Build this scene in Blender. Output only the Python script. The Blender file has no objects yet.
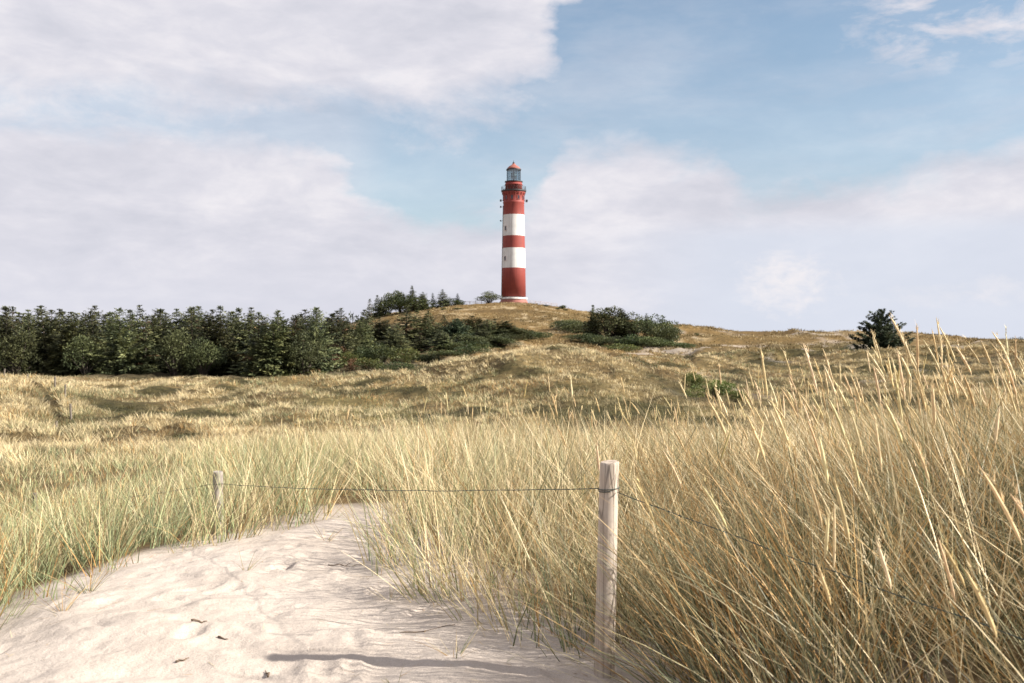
import bpy, bmesh, math, random
import numpy as np
from mathutils import Vector, Matrix

random.seed(11)
rng = np.random.default_rng(11)
C = bpy.context.scene.collection
F, CX, CY, EYE = 1000.0, 512.0, 341.5, 1.6
PI = math.pi

# ------------------------------------------------------------------ helpers
def obj(name, me, mat=None, parent=None):
    o = bpy.data.objects.new(name, me)
    C.objects.link(o)
    if mat is not None:
        for m in (mat if isinstance(mat, (list, tuple)) else [mat]):
            me.materials.append(m)
    if parent is not None:
        o.parent = parent
    return o

def tag(o, label=None, cat=None, group=None, kind=None):
    if label: o['label'] = label
    if cat: o['category'] = cat
    if group: o['group'] = group
    if kind: o['kind'] = kind
    return o

def thing(name, label, cat, loc=(0, 0, 0), rotz=0.0, group=None):
    o = bpy.data.objects.new(name, None)
    o.empty_display_size = 0.2
    C.objects.link(o)
    o.location = loc
    o.rotation_euler = (0, 0, rotz)
    return tag(o, label, cat, group)

def bm_mesh(name, bm, smooth=False):
    me = bpy.data.meshes.new(name)
    bm.normal_update()
    bm.to_mesh(me)
    bm.free()
    if smooth:
        me.polygons.foreach_set('use_smooth', [True] * len(me.polygons))
    return me

def np_mesh(name, V, quads=None, tris=None, col=None, smooth=False):
    me = bpy.data.meshes.new(name)
    V = np.asarray(V, dtype=np.float32)
    nq = 0 if quads is None else len(quads)
    nt = 0 if tris is None else len(tris)
    me.vertices.add(len(V))
    me.vertices.foreach_set('co', V.ravel())
    li = []
    if nq: li.append(np.asarray(quads, dtype=np.int32).ravel())
    if nt: li.append(np.asarray(tris, dtype=np.int32).ravel())
    li = np.concatenate(li)
    me.loops.add(len(li))
    me.loops.foreach_set('vertex_index', li)
    me.polygons.add(nq + nt)
    st = np.concatenate([np.arange(nq) * 4, nq * 4 + np.arange(nt) * 3]).astype(np.int32)
    me.polygons.foreach_set('loop_start', st)
    if smooth:
        me.polygons.foreach_set('use_smooth', np.ones(nq + nt, dtype=bool))
    me.update(calc_edges=True)
    if col is not None:
        a = me.attributes.new('tint', 'FLOAT_COLOR', 'POINT')
        c4 = np.ones((len(V), 4), dtype=np.float32)
        c4[:, :3] = col
        a.data.foreach_set('color', c4.ravel())
    me.validate()
    return me

def ring_tube(bm, pts, rad, seg=8, cap=True):
    """tube along pts (Vectors); rad scalar or list"""
    rings = []
    n = len(pts)
    for i, p in enumerate(pts):
        a = pts[max(i - 1, 0)]; b = pts[min(i + 1, n - 1)]
        d = (b - a).normalized()
        up = Vector((0, 0, 1)) if abs(d.z) < 0.9 else Vector((1, 0, 0))
        s = d.cross(up).normalized(); t = s.cross(d)
        r = rad[i] if isinstance(rad, (list, tuple)) else rad
        rings.append([bm.verts.new(p + (s * math.cos(2 * PI * k / seg) + t * math.sin(2 * PI * k / seg)) * r) for k in range(seg)])
    for i in range(n - 1):
        for k in range(seg):
            bm.faces.new((rings[i][k], rings[i][(k + 1) % seg], rings[i + 1][(k + 1) % seg], rings[i + 1][k]))
    if cap:
        bm.faces.new(rings[0][::-1]); bm.faces.new(rings[-1])
    return rings

def lathe(bm, prof, seg=48, mi=None, closed=True):
    """prof: list of (r, z); mi: material index per span"""
    rings = []
    for r, z in prof:
        rings.append([bm.verts.new((r * math.cos(2 * PI * k / seg), r * math.sin(2 * PI * k / seg), z)) for k in range(seg)])
    for i in range(len(prof) - 1):
        for k in range(seg):
            f = bm.faces.new((rings[i][k], rings[i][(k + 1) % seg], rings[i + 1][(k + 1) % seg], rings[i + 1][k]))
            if mi: f.material_index = mi[i]
    if closed:
        f = bm.faces.new(rings[0][::-1])
        f2 = bm.faces.new(rings[-1])
        if mi: f.material_index = mi[0]; f2.material_index = mi[-1]
    return rings

def box(bm, c, s, rotz=0.0):
    M = Matrix.Translation(c) @ Matrix.Rotation(rotz, 4, 'Z') @ Matrix.Diagonal((s[0], s[1], s[2], 1))
    bmesh.ops.create_cube(bm, size=1.0, matrix=M)

# ------------------------------------------------------------------ noise
def _hash(ix, iy, seed):
    h = (ix.astype(np.int64) * 374761393 + iy.astype(np.int64) * 668265263 + seed * 974634777) & 0xFFFFFFFF
    h = ((h ^ (h >> 13)) * 1274126177) & 0xFFFFFFFF
    h = h ^ (h >> 16)
    return (h & 0xFFFF) / 65535.0

def vnoise(x, y, seed=0):
    x0 = np.floor(x); y0 = np.floor(y)
    fx = x - x0; fy = y - y0
    fx = fx * fx * fx * (fx * (fx * 6 - 15) + 10); fy = fy * fy * fy * (fy * (fy * 6 - 15) + 10)
    a = _hash(x0, y0, seed); b = _hash(x0 + 1, y0, seed)
    c = _hash(x0, y0 + 1, seed); d = _hash(x0 + 1, y0 + 1, seed)
    return (a + (b - a) * fx) * (1 - fy) + (c + (d - c) * fx) * fy

def fbm(x, y, seed=0, octv=3):
    s = 0; a = 0.5; t = 0
    for i in range(octv):
        s = s + a * vnoise(x * 2 ** i + 17.3 * i, y * 2 ** i - 9.1 * i, seed + i); t += a; a *= 0.5
    return s / t

def sstep(a, b, x):
    t = np.clip((np.asarray(x) - a) / (b - a), 0, 1)
    return t * t * (3 - 2 * t)

# ------------------------------------------------------------------ terrain heights
COLS = np.array([-400, 0, 60, 120, 200, 300, 400, 460, 500, 530, 570, 620, 680, 740, 800, 860, 920, 1024, 1400.])
ROWS = [
 (1.0,  [0,0,0,0,0,0,0,0,0,0,0,0,0,0,0,.05,.05,.1,.2]),
 (3.0,  [-.1,0,0,0,0,0,0,0,0,0,0,0,0,.03,.10,.16,.2,.28,.5]),
 (5.0,  [-.3,-.05,0,0,0,0,0,0,0,0,0,0,0,.09,.24,.33,.42,.54,.8]),
 (6.5,  [-.4,-.15,-.05,0,0,0,0,0,0,0,0,0,0,.08,.22,.32,.43,.54,.8]),
 (8.0,  [-.7,-.4,-.3,-.15,-.05,0,0,0,0,0,0,0,.02,.08,.18,.26,.36,.44,.6]),
 (9.5,  [-.9,-.6,-.5,-.35,-.2,-.08,-.05,-.05,-.05,-.05,0,0,0,.06,.15,.2,.24,.27,.5]),
 (12.,  [-1.1,-.8,-.7,-.55,-.4,-.3,-.25,-.2,-.2,-.2,-.15,-.15,-.1,-.08,-.06,-.03,0,.05,.3]),
 (18.,  [-1.6,-1.4,-1.3,-1.1,-.9,-.8,-.75,-.7,-.7,-.7,-.7,-.7,-.75,-.75,-.7,-.6,-.5,-.4,-.2]),
 (25.,  [-1.7,-1.6,-1.5,-1.5,-1.4,-1.3,-1.2,-1.2,-1.2,-1.2,-1.2,-1.3,-1.3,-1.3,-1.25,-1.2,-1.1,-1,-.8]),
 (35.,  [-1.6,-1.8,-1.9,-2,-2,-2,-2,-2.1,-2.1,-2.2,-2.2,-2.2,-2.1,-2,-1.9,-1.8,-1.8,-1.8,-1.8]),
 (45.,  [-.9,-1.65,-2.1,-2.4,-2.3,-2.3,-2.2,-2.4,-2.4,-2.4,-2.4,-2.5,-2.4,-2.3,-2.2,-2.2,-2.1,-2,-2]),
 (55.,  [.0,-.85,-1.45,-2.4,-2.0,-1.9,-1.9,-1.8,-1.7,-1.6,-1.6,-1.9,-2.3,-2.4,-2.4,-2.3,-2.2,-2,-2]),
 (65.,  [.2,-.65,-1.0,-2.0,-1.95,-1.8,-1.6,-1.2,-.6,-.3,-.3,-.9,-1.8,-2.4,-2.5,-2.3,-2.2,-2,-2]),
 (75.,  [-.5,-1.35,-1.65,-1.9,-1.7,-1.4,-.75,.1,1.2,1.75,1.45,.35,-1.2,-2.2,-2.5,-2.3,-2,-1.8,-1.8]),
 (85.,  [-1.5,-1.9,-2,-2.1,-1.9,-1.7,-1.2,-.7,-.1,.3,.3,-.2,-1.2,-1.9,-2.3,-2,-1.7,-1.5,-1.5]),
 (100., [-2.2,-2.2,-2.2,-2.2,-2.2,-2.2,-1.9,-1.5,-1.0,-.8,-.6,-.5,-.8,-1.3,-1.5,-1.3,-1.1,-.9,-.9]),
 (114., [-2.3,-2.3,-2.3,-2.3,-2.3,-2,-1.2,-.7,-.5,-.4,-.4,-.5,-.9,-.25,-.2,.0,.0,.2,.3]),
 (130., [-2.2,-2.2,-2.2,-2.2,-2.2,-1.9,-.8,0,.2,.3,.2,-.2,-.8,-.5,-.1,.2,.3,.4,.5]),
 (150., [-2,-2,-2,-2,-1.9,-1.5,.2,1.0,1.2,1.2,.7,.1,-.2,.1,.4,.7,.7,.8,1]),
 (180., [-1.5,-1.5,-1.5,-1.5,-1.5,-.8,2,3.0,3.2,3.1,2.6,2.0,2.3,2.1,1.9,2.4,1.6,1.2,1.4]),
 (200., [-1,-1,-1,-1,-1,0,3.4,4.2,4.3,4.2,3.8,3.7,4.8,3.5,3.25,4.0,2.4,1.7,1.5]),
 (240., [0,0,0,0,0,1,6.4,7.8,8.0,7.9,7.0,5.6,4.6,3.0,2.4,3.0,2.0,1.4,1.3]),
 (285., [0,0,0,0,0,3,10.4,12.1,12.8,12.8,11.1,8.0,5.0,3.0,2,2,1.5,1.2,1]),
 (302., [0,0,0,0,0,3,11.0,12.9,13.2,13.2,11.7,8.3,5,3,2,1.6,1.4,1,1]),
 (316., [0,0,0,0,0,3,10.8,12.7,13.1,13.0,11.4,8,5,3,2,1.6,1.4,1,1]),
 (370., [0,0,0,0,0,1,6,7,7,7,6,4,3,2,1.5,1.4,1.2,1,1]),
 (520., [0]*19),
 (1700.,[0]*19),
]
_NU, _NL = 520, 700
_U0, _U1 = (COLS[0] - CX) / F, (COLS[-1] - CX) / F
_L0, _L1 = math.log(1.0), math.log(1700.0)
_ug = np.linspace(_U0, _U1, _NU); _lg = np.linspace(_L0, _L1, _NL)
_tab = np.array([np.interp(_ug, (COLS - CX) / F, r[1]) for r in ROWS])
_G = np.array([np.interp(_lg, np.log([r[0] for r in ROWS]), _tab[:, j]) for j in range(_NU)]).T
def _blur(A, s, ax):
    k = int(3 * s); w = np.exp(-0.5 * (np.arange(-k, k + 1) / s) ** 2); w /= w.sum()
    P = np.pad(A, [(k, k) if i == ax else (0, 0) for i in range(2)], mode='edge')
    return np.apply_along_axis(lambda v: np.convolve(v, w, mode='valid'), ax, P)
_G = _blur(_blur(_G, 2.6, 0), 4.0, 1)

SAND = np.array([(-5.2,2.6),(-3.35,5.0),(-3.0,5.75),(-2.85,7.2),(-2.45,8.05),(-1.95,8.7),(-1.75,9.6),(-1.35,10.2),(-1.10,9.5),(-1.04,8.2),
                 (-.92,7.0),(-.62,6.2),(-.20,5.50),(.14,5.08),(.48,4.92),(.70,4.80),(.80,4.5),(.78,4.1),(.8,3.4),(1.0,2.2),(1.2,1),(1.3,-7),(-8,-7)])
def sand_sd(x, y):
    """signed distance to the bare sand patch, positive on the sand"""
    x = np.asarray(x, float); y = np.asarray(y, float)
    d = np.full(x.shape, 1e9); ins = np.zeros(x.shape, bool)
    n = len(SAND)
    for i in range(n):
        ax, ay = SAND[i]; bx, by = SAND[(i + 1) % n]
        ex, ey = bx - ax, by - ay
        t = np.clip(((x - ax) * ex + (y - ay) * ey) / (ex * ex + ey * ey), 0, 1)
        d = np.minimum(d, np.hypot(x - ax - t * ex, y - ay - t * ey))
        c = (ay > y) != (by > y)
        with np.errstate(divide='ignore', invalid='ignore'):
            xi = ax + (y - ay) * ex / (ey if ey != 0 else 1e-9)
        ins ^= c & (x < xi)
    return np.where(ins, d, -d)

_fp = []
_r2 = np.random.default_rng(5)
for i in range(120):      # footprints and scuffs on the sand
    fx = _r2.uniform(-3.0, 0.6); fy = _r2.uniform(3.6, 8.6)
    _fp.append((fx, fy, _r2.uniform(0, PI), _r2.uniform(.06, .15), _r2.uniform(.035, .065), _r2.uniform(.006, .022)))

def base_h(x, y):
    yy = np.maximum(y, 1.0)
    u = np.clip(x / np.maximum(yy, 2.0), _U0, _U1)
    l = np.clip(np.log(yy), _L0, _L1)
    fu = (u - _U0) / (_U1 - _U0) * (_NU - 1.001); fl = (l - _L0) / (_L1 - _L0) * (_NL - 1.001)
    iu = fu.astype(int); il = fl.astype(int); fu -= iu; fl -= il
    return ((_G[il, iu] * (1 - fu) + _G[il, iu + 1] * fu) * (1 - fl) + (_G[il + 1, iu] * (1 - fu) + _G[il + 1, iu + 1] * fu) * fl)

def H(x, y):
    x = np.atleast_1d(np.asarray(x, float)); y = np.atleast_1d(np.asarray(y, float))
    z = base_h(x, y)
    sd = sand_sd(x, y)
    near = 1 - sstep(20, 34, y)
    far = sstep(120, 200, y)
    mid = sstep(24, 40, y) * (1 - sstep(330, 600, y))
    # hummocks of the grown-over dunes
    hum = (fbm(x / 5.5, y / 7.0, 3, 3) - .5) * 1.25 + (fbm(x / 1.9, y / 2.4, 8, 2) - .5) * .75
    hum2 = (fbm(x / 14., y / 20., 21, 3) - .5) * 1.6
    eros = sstep(.52, .60, fbm(x / 7., y / 11., 33, 3)) * .55 * sstep(85, 105, y) * (1 - sstep(190, 230, y)) * sstep(.08, .2, x / np.maximum(y, 1))
    flat = 1 - np.exp(-(((x - .5) / 11.) ** 2 + ((y - 301) / 11.) ** 2))
    lm = sstep(150, 80, x / np.maximum(y, 1) * F + CX) if False else 1 - sstep(80, 150, x / np.maximum(y, 1) * F + CX)
    hum = hum * (1 - .75 * lm * (y > 38) * (y < 75))
    z = z + mid * (hum * (1 - .6 * far) + hum2 * far * .7 + eros) * flat
    # trodden groove of the path over the left dune
    px = x / np.maximum(y, 1) * F + CX
    pc = np.interp(y, [38, 44, 50, 56, 61, 66], [63, 60, 54, 46, 38, 30])
    z = z - 1.0 * np.exp(-((px - pc) / 5.) ** 2) * sstep(36, 42, y) * (1 - sstep(64, 69, y))
    z = z + near * (1 - sstep(-.3, .3, sd)) * (fbm(x / 1.3, y / 1.3, 5, 2) - .5) * .14
    # sand: soft swells, small bank under the grass, prints
    zs = (fbm(x / 1.1, y / .8, 40, 3) - .5) * .09 + (fbm(x / .30, y / .22, 44, 4) - .5) * .06
    for (fx, fy, a, la, wb, dp) in _fp:
        m = (np.abs(x - fx) < .5) & (np.abs(y - fy) < .5)
        if m.any():
            dx = x[m] - fx; dy = y[m] - fy
            p = (dx * math.cos(a) + dy * math.sin(a)) / la; q = (-dx * math.sin(a) + dy * math.cos(a)) / wb
            r2 = p * p + q * q
            zs[m] += -dp * np.exp(-r2 ** 1.5) + dp * .55 * np.exp(-((np.sqrt(r2) - 1.5) / .4) ** 2)
    z = z + sstep(-.25, .2, sd) * zs * near
    z = z + .05 * (1 - sstep(-.45, -.05, sd)) * near
    return z

def h1(x, y): return float(H(x, y)[0])
def at(px, Y):
    x = (px - CX) / F * Y
    return x, Y, h1(x, Y)
def top_z(py, Y): return EYE + (CY - py) / F * Y

# ------------------------------------------------------------------ materials
def nmat(name):
    m = bpy.data.materials.new(name); m.use_nodes = True
    nt = m.node_tree
    for n in list(nt.nodes): nt.nodes.remove(n)
    return m, nt, nt.nodes, nt.links

def N(ns, typ, **kw):
    n = ns.new(typ)
    for k, v in kw.items():
        if k.startswith('i_'): n.inputs[k[2:].replace('_', ' ')].default_value = v
        else: setattr(n, k, v)
    return n

def mixc(ns, ls, fac, a, b, blend='MIX'):
    n = ns.new('ShaderNodeMix'); n.data_type = 'RGBA'; n.blend_type = blend
    for sock, v in ((n.inputs['Factor'], fac), (n.inputs[6], a), (n.inputs[7], b)):
        if hasattr(v, 'is_linked') or hasattr(v, 'links'): ls.new(v, sock)
        else: sock.default_value = v if not isinstance(v, tuple) else (*v, 1)[:4]
    return n.outputs[2]

def math_n(ns, ls, op, a, b=None, c=None, clamp=False):
    n = ns.new('ShaderNodeMath'); n.operation = op; n.use_clamp = clamp
    for i, v in enumerate((a, b, c)):
        if v is None: continue
        if hasattr(v, 'links'): ls.new(v, n.inputs[i])
        else: n.inputs[i].default_value = v
    return n.outputs[0]

def ramp(ns, ls, fac, stops):
    n = ns.new('ShaderNodeValToRGB'); ls.new(fac, n.inputs[0])
    e = n.color_ramp.elements
    while len(e) < len(stops): e.new(0.5)
    for el, (p, c) in zip(e, stops):
        el.position = p; el.color = (*c, 1) if len(c) == 3 else c
    return n.outputs[0]

def simple_mat(name, col, rough=.6, var=.12, scale=4.0, bump=0.0, metal=0.0):
    m, nt, ns, ls = nmat(name)
    out = N(ns, 'ShaderNodeOutputMaterial'); p = N(ns, 'ShaderNodeBsdfPrincipled')
    tc = N(ns, 'ShaderNodeTexCoord'); nz = N(ns, 'ShaderNodeTexNoise'); nz.inputs['Scale'].default_value = scale; nz.inputs['Detail'].default_value = 6
    ls.new(tc.outputs['Object'], nz.inputs['Vector'])
    dark = tuple(c * (1 - var) for c in col); lite = tuple(min(1, c * (1 + var)) for c in col)
    ls.new(ramp(ns, ls, nz.outputs['Fac'], [(.3, dark), (.7, lite)]), p.inputs['Base Color'])
    p.inputs['Roughness'].default_value = rough; p.inputs['Metallic'].default_value = metal
    if bump:
        b = N(ns, 'ShaderNodeBump'); b.inputs['Strength'].default_value = bump; b.inputs['Distance'].default_value = .02
        ls.new(nz.outputs['Fac'], b.inputs['Height']); ls.new(b.outputs[0], p.inputs['Normal'])
    ls.new(p.outputs[0], out.inputs[0])
    return m

def foliage_mat(name, trans=.25, rough=.55, randv=.0, spec=.25):
    """colour from the 'tint' attribute, a little light through the leaf"""
    m, nt, ns, ls = nmat(name)
    out = N(ns, 'ShaderNodeOutputMaterial')
    at_ = N(ns, 'ShaderNodeAttribute'); at_.attribute_name = 'tint'
    col = at_.outputs['Color']
    if randv:
        oi = N(ns, 'ShaderNodeObjectInfo')
        hs = N(ns, 'ShaderNodeHueSaturation')
        ls.new(col, hs.inputs['Color'])
        ls.new(math_n(ns, ls, 'MULTIPLY_ADD', oi.outputs['Random'], .035, .472), hs.inputs['Hue'])
        ls.new(math_n(ns, ls, 'MULTIPLY_ADD', oi.outputs['Random'], randv * 2, 1 - randv), hs.inputs['Value'])
        col = hs.outputs['Color']
    p = N(ns, 'ShaderNodeBsdfPrincipled'); p.inputs['Roughness'].default_value = rough
    p.inputs['Specular IOR Level'].default_value = spec
    ls.new(col, p.inputs['Base Color'])
    t = N(ns, 'ShaderNodeBsdfTranslucent'); ls.new(col, t.inputs['Color'])
    mx = N(ns, 'ShaderNodeMixShader'); mx.inputs[0].default_value = trans
    ls.new(p.outputs[0], mx.inputs[1]); ls.new(t.outputs[0], mx.inputs[2]); ls.new(mx.outputs[0], out.inputs[0])
    return m

def ground_mat():
    m, nt, ns, ls = nmat('dune_ground')
    out = N(ns, 'ShaderNodeOutputMaterial'); p = N(ns, 'ShaderNodeBsdfPrincipled')
    p.inputs['Roughness'].default_value = .95; p.inputs['Specular IOR Level'].default_value = .08
    a = N(ns, 'ShaderNodeAttribute'); a.attribute_name = 'tint'
    s = N(ns, 'ShaderNodeAttribute'); s.attribute_name = 'sand'
    tc = N(ns, 'ShaderNodeTexCoord')
    n1 = N(ns, 'ShaderNodeTexNoise'); n1.inputs['Scale'].default_value = 2.2; n1.inputs['Detail'].default_value = 8; n1.inputs['Roughness'].default_value = .65
    n2 = N(ns, 'ShaderNodeTexNoise'); n2.inputs['Scale'].default_value = .9; n2.inputs['Detail'].default_value = 7
    n3 = N(ns, 'ShaderNodeTexNoise'); n3.inputs['Scale'].default_value = 130; n3.inputs['Detail'].default_value = 3
    n4 = N(ns, 'ShaderNodeTexNoise'); n4.inputs['Scale'].default_value = 12; n4.inputs['Detail'].default_value = 6; n4.inputs['Roughness'].default_value = .6
    for n in (n1, n2, n3, n4): ls.new(tc.outputs['Object'], n.inputs['Vector'])
    litter = mixc(ns, ls, ramp(ns, ls, n1.outputs['Fac'], [(.35, (.55,) * 3), (.65, (1.45,) * 3)]), (1, 1, 1), (1, 1, 1))
    litter = mixc(ns, ls, 1.0, a.outputs['Color'], ramp(ns, ls, n1.outputs['Fac'], [(.34, (.5, .5, .5)), (.5, (1, .96, .9)), (.66, (1.6, 1.5, 1.35))]), 'MULTIPLY')
    sandc = ramp(ns, ls, n2.outputs['Fac'], [(.3, (.41, .35, .30)), (.7, (.48, .418, .366))])
    grain = ramp(ns, ls, n3.outputs['Fac'], [(.3, (.84,) * 3), (.7, (1.12,) * 3)])
    sandc = mixc(ns, ls, 1.0, sandc, grain, 'MULTIPLY')
    col = mixc(ns, ls, s.outputs['Fac'], litter, sandc)
    ls.new(col, p.inputs['Base Color'])
    b = N(ns, 'ShaderNodeBump'); b.inputs['Strength'].default_value = .55; b.inputs['Distance'].default_value = .03
    hgt = math_n(ns, ls, 'MULTIPLY_ADD', n3.outputs['Fac'], .12, n4.outputs['Fac'])
    ls.new(hgt, b.inputs['Height']); ls.new(b.outputs[0], p.inputs['Normal'])
    ls.new(p.outputs[0], out.inputs[0])
    return m

def wood_mat():
    m, nt, ns, ls = nmat('weathered_wood')
    out = N(ns, 'ShaderNodeOutputMaterial'); p = N(ns, 'ShaderNodeBsdfPrincipled'); p.inputs['Roughness'].default_value = .85
    p.inputs['Specular IOR Level'].default_value = .2
    tc = N(ns, 'ShaderNodeTexCoord')
    mp = N(ns, 'ShaderNodeMapping'); mp.inputs['Scale'].default_value = (34, 34, 1.6); ls.new(tc.outputs['Object'], mp.inputs['Vector'])
    g = N(ns, 'ShaderNodeTexNoise'); g.inputs['Scale'].default_value = 1; g.inputs['Detail'].default_value = 8; g.inputs['Roughness'].default_value = .7
    ls.new(mp.outputs[0], g.inputs['Vector'])
    mp2 = N(ns, 'ShaderNodeMapping'); mp2.inputs['Scale'].default_value = (22, 22, 1.1); ls.new(tc.outputs['Object'], mp2.inputs['Vector'])
    v = N(ns, 'ShaderNodeTexVoronoi'); v.feature = 'DISTANCE_TO_EDGE'; v.inputs['Scale'].default_value = 1.0; ls.new(mp2.outputs[0], v.inputs['Vector'])
    st = N(ns, 'ShaderNodeTexNoise'); st.inputs['Scale'].default_value = 6; st.inputs['Detail'].default_value = 4; ls.new(tc.outputs['Object'], st.inputs['Vector'])
    base = ramp(ns, ls, g.outputs['Fac'], [(.3, (.27, .21, .16)), (.5, (.44, .36, .29)), (.7, (.57, .48, .40))])
    base = mixc(ns, ls, ramp(ns, ls, st.outputs['Fac'], [(.45, (0,) * 3), (.7, (.6,) * 3)]), base, (.46, .42, .37))
    crack = ramp(ns, ls, v.outputs['Distance'], [(.0, (.35,) * 3), (.035, (1,) * 3)])
    ls.new(mixc(ns, ls, .8, base, crack, 'MULTIPLY'), p.inputs['Base Color'])
    b = N(ns, 'ShaderNodeBump'); b.inputs['Strength'].default_value = .5; b.inputs['Distance'].default_value = .004
    ls.new(math_n(ns, ls, 'ADD', g.outputs['Fac'], crack), b.inputs['Height']); ls.new(b.outputs[0], p.inputs['Normal'])
    ls.new(p.outputs[0], out.inputs[0])
    return m

def paint_mat(name, col, streak):
    """weathered outdoor paint, rain streaks down the wall"""
    m, nt, ns, ls = nmat(name)
    out = N(ns, 'ShaderNodeOutputMaterial'); p = N(ns, 'ShaderNodeBsdfPrincipled'); p.inputs['Roughness'].default_value = .6
    p.inputs['Specular IOR Level'].default_value = .25
    tc = N(ns, 'ShaderNodeTexCoord'); mp = N(ns, 'ShaderNodeMapping'); mp.inputs['Scale'].default_value = (1.6, 1.6, .09)
    ls.new(tc.outputs['Object'], mp.inputs['Vector'])
    n = N(ns, 'ShaderNodeTexNoise'); n.inputs['Scale'].default_value = 1.4; n.inputs['Detail'].default_value = 8; ls.new(mp.outputs[0], n.inputs['Vector'])
    n2 = N(ns, 'ShaderNodeTexNoise'); n2.inputs['Scale'].default_value = .7; n2.inputs['Detail'].default_value = 5; ls.new(tc.outputs['Object'], n2.inputs['Vector'])
    c = ramp(ns, ls, n.outputs['Fac'], [(.35, streak), (.6, col)])
    c = mixc(ns, ls, .35, c, ramp(ns, ls, n2.outputs['Fac'], [(.35, streak), (.65, col)]))
    ls.new(c, p.inputs['Base Color']); ls.new(p.outputs[0], out.inputs[0])
    return m

M_ground = ground_mat()
M_grass = foliage_mat('marram_blades', .22, .5, spec=.3)
M_tuss = foliage_mat('tussock_blades', .16, .6, spec=.15)
M_needle = foliage_mat('conifer_needles', .14, .6, randv=.4, spec=.2)
M_leaf = foliage_mat('shrub_leaves', .22, .55, randv=.22, spec=.25)
M_bark = simple_mat('bark', (.055, .042, .032), .9, .35, 9, .6)
M_wood = wood_mat()
M_wire = simple_mat('green_wire', (.035, .05, .04), .5, .3, 30)
M_red = paint_mat('red_paint', (.275, .058, .046), (.20, .043, .037))
M_white = paint_mat('white_paint', (.70, .68, .66), (.52, .50, .47))
M_pink = paint_mat('faded_red_plinth', (.36, .15, .12), (.28, .12, .10))
M_dark = simple_mat('dark_iron', (.035, .03, .032), .5, .3, 3)
M_copper = paint_mat('dome_paint', (.33, .12, .09), (.25, .09, .07))
M_rail = simple_mat('pale_rail', (.62, .52, .49), .7, .15, 3)
M_twig = simple_mat('dead_twig', (.13, .09, .06), .9, .4, 40)
M_midpost = simple_mat('shaded_grey_post', (.27, .235, .20), .9, .35, 14, .3)  # second post: grey wood, darkened for the shade on its shaft
M_oldpost = simple_mat('old_grey_post', (.15, .125, .10), .9, .3, 12, .3)
M_stone = simple_mat('grey_stone', (.26, .25, .25), .8, .2, 30, .3)
def glass_mat():
    m, nt, ns, ls = nmat('lantern_glass')
    out = N(ns, 'ShaderNodeOutputMaterial'); g = N(ns, 'ShaderNodeBsdfGlossy'); g.inputs['Roughness'].default_value = .05
    t = N(ns, 'ShaderNodeBsdfTransparent'); t.inputs['Color'].default_value = (.50, .60, .64, 1)
    mx = N(ns, 'ShaderNodeMixShader'); mx.inputs[0].default_value = .22
    g.inputs['Color'].default_value = (.8, .9, .95, 1)
    ls.new(t.outputs[0], mx.inputs[1]); ls.new(g.outputs[0], mx.inputs[2]); ls.new(mx.outputs[0], out.inputs[0])
    return m
M_glass = glass_mat()
M_pane = simple_mat('dark_window_glass', (.03, .035, .045), .12, .2, 2)

# dark crowberry and moss patches among the mid-distance tufts: (px, Y, half-width px, half-depth m, strength)
PATCH = [(115, 57, 34, 5, 1.1), (150, 54, 26, 3, .9), (183, 38, 18, 1.6, 1.2), (45, 30, 24, 1.8, .9), (585, 52, 50, 3, 1.1), (500, 50, 34, 2.2, .8), (645, 56, 44, 4, 1), (540, 58, 14, 1.5, .7),
         (605, 49, 32, 2.4, 1.2), (600, 62, 14, 1.4, .6), (430, 61, 26, 2.5, .6), (240, 63, 26, 2, .6), (330, 66, 20, 2, .6), (760, 62, 60, 4, .6), (700, 66, 50, 6, .8), (20, 36, 18, 1.4, .6),
         (285, 55, 30, 2, .6), (380, 66, 24, 2, .5), (470, 64, 14, 1.4, .5), (655, 70, 20, 2.5, .7), (690, 82, 40, 3, .6), (800, 84, 50, 3, .6)]
def groove_px(y): return np.interp(y, [38, 44, 50, 56, 61, 66], [63, 60, 54, 46, 38, 30])
def patch_mask(x, y):
    m = np.zeros(len(x)); px = x / y * F + CX
    for (p, Y, hw, hd, st) in PATCH:
        m = np.maximum(m, st * np.exp(-(((px - p) / hw) ** 2 + ((y - Y) / hd) ** 2) ** 1.2))
    m = np.maximum(m, 1.6 * np.exp(-((px - groove_px(y) - 1.5) / 4.) ** 2) * (y > 43) * (y < 65))
    m = m * (.45 + 1.1 * fbm(x / 2.2, y / 2.2, 120, 2))
    heath = sstep(.545, .63, fbm(x / 3.6, y / 4.6, 130, 3)) * sstep(34, 44, y) * (1 - sstep(115, 135, y)) * sstep(-60, 160, px)
    return np.maximum(m, .85 * heath)

# ------------------------------------------------------------------ ground sheet
def axis(lo, hi, d0, c0, c1, g):
    mid = list(np.arange(c0, c1 + 1e-6, d0))
    up = [c1]
    while up[-1] < hi: up.append(up[-1] + d0 + g * (up[-1] - c1))
    dn = [c0]
    while dn[-1] > lo: dn.append(dn[-1] - d0 - g * (c0 - dn[-1]))
    return np.array(dn[:0:-1] + mid + up[1:])

xs = axis(-900, 900, .032, -3.6, 1.4, .03)
ys = axis(-40, 1700, .032, 3.6, 10.2, .0145)
XX, YY = np.meshgrid(xs, ys)
ZZ = H(XX.ravel(), YY.ravel())

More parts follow.
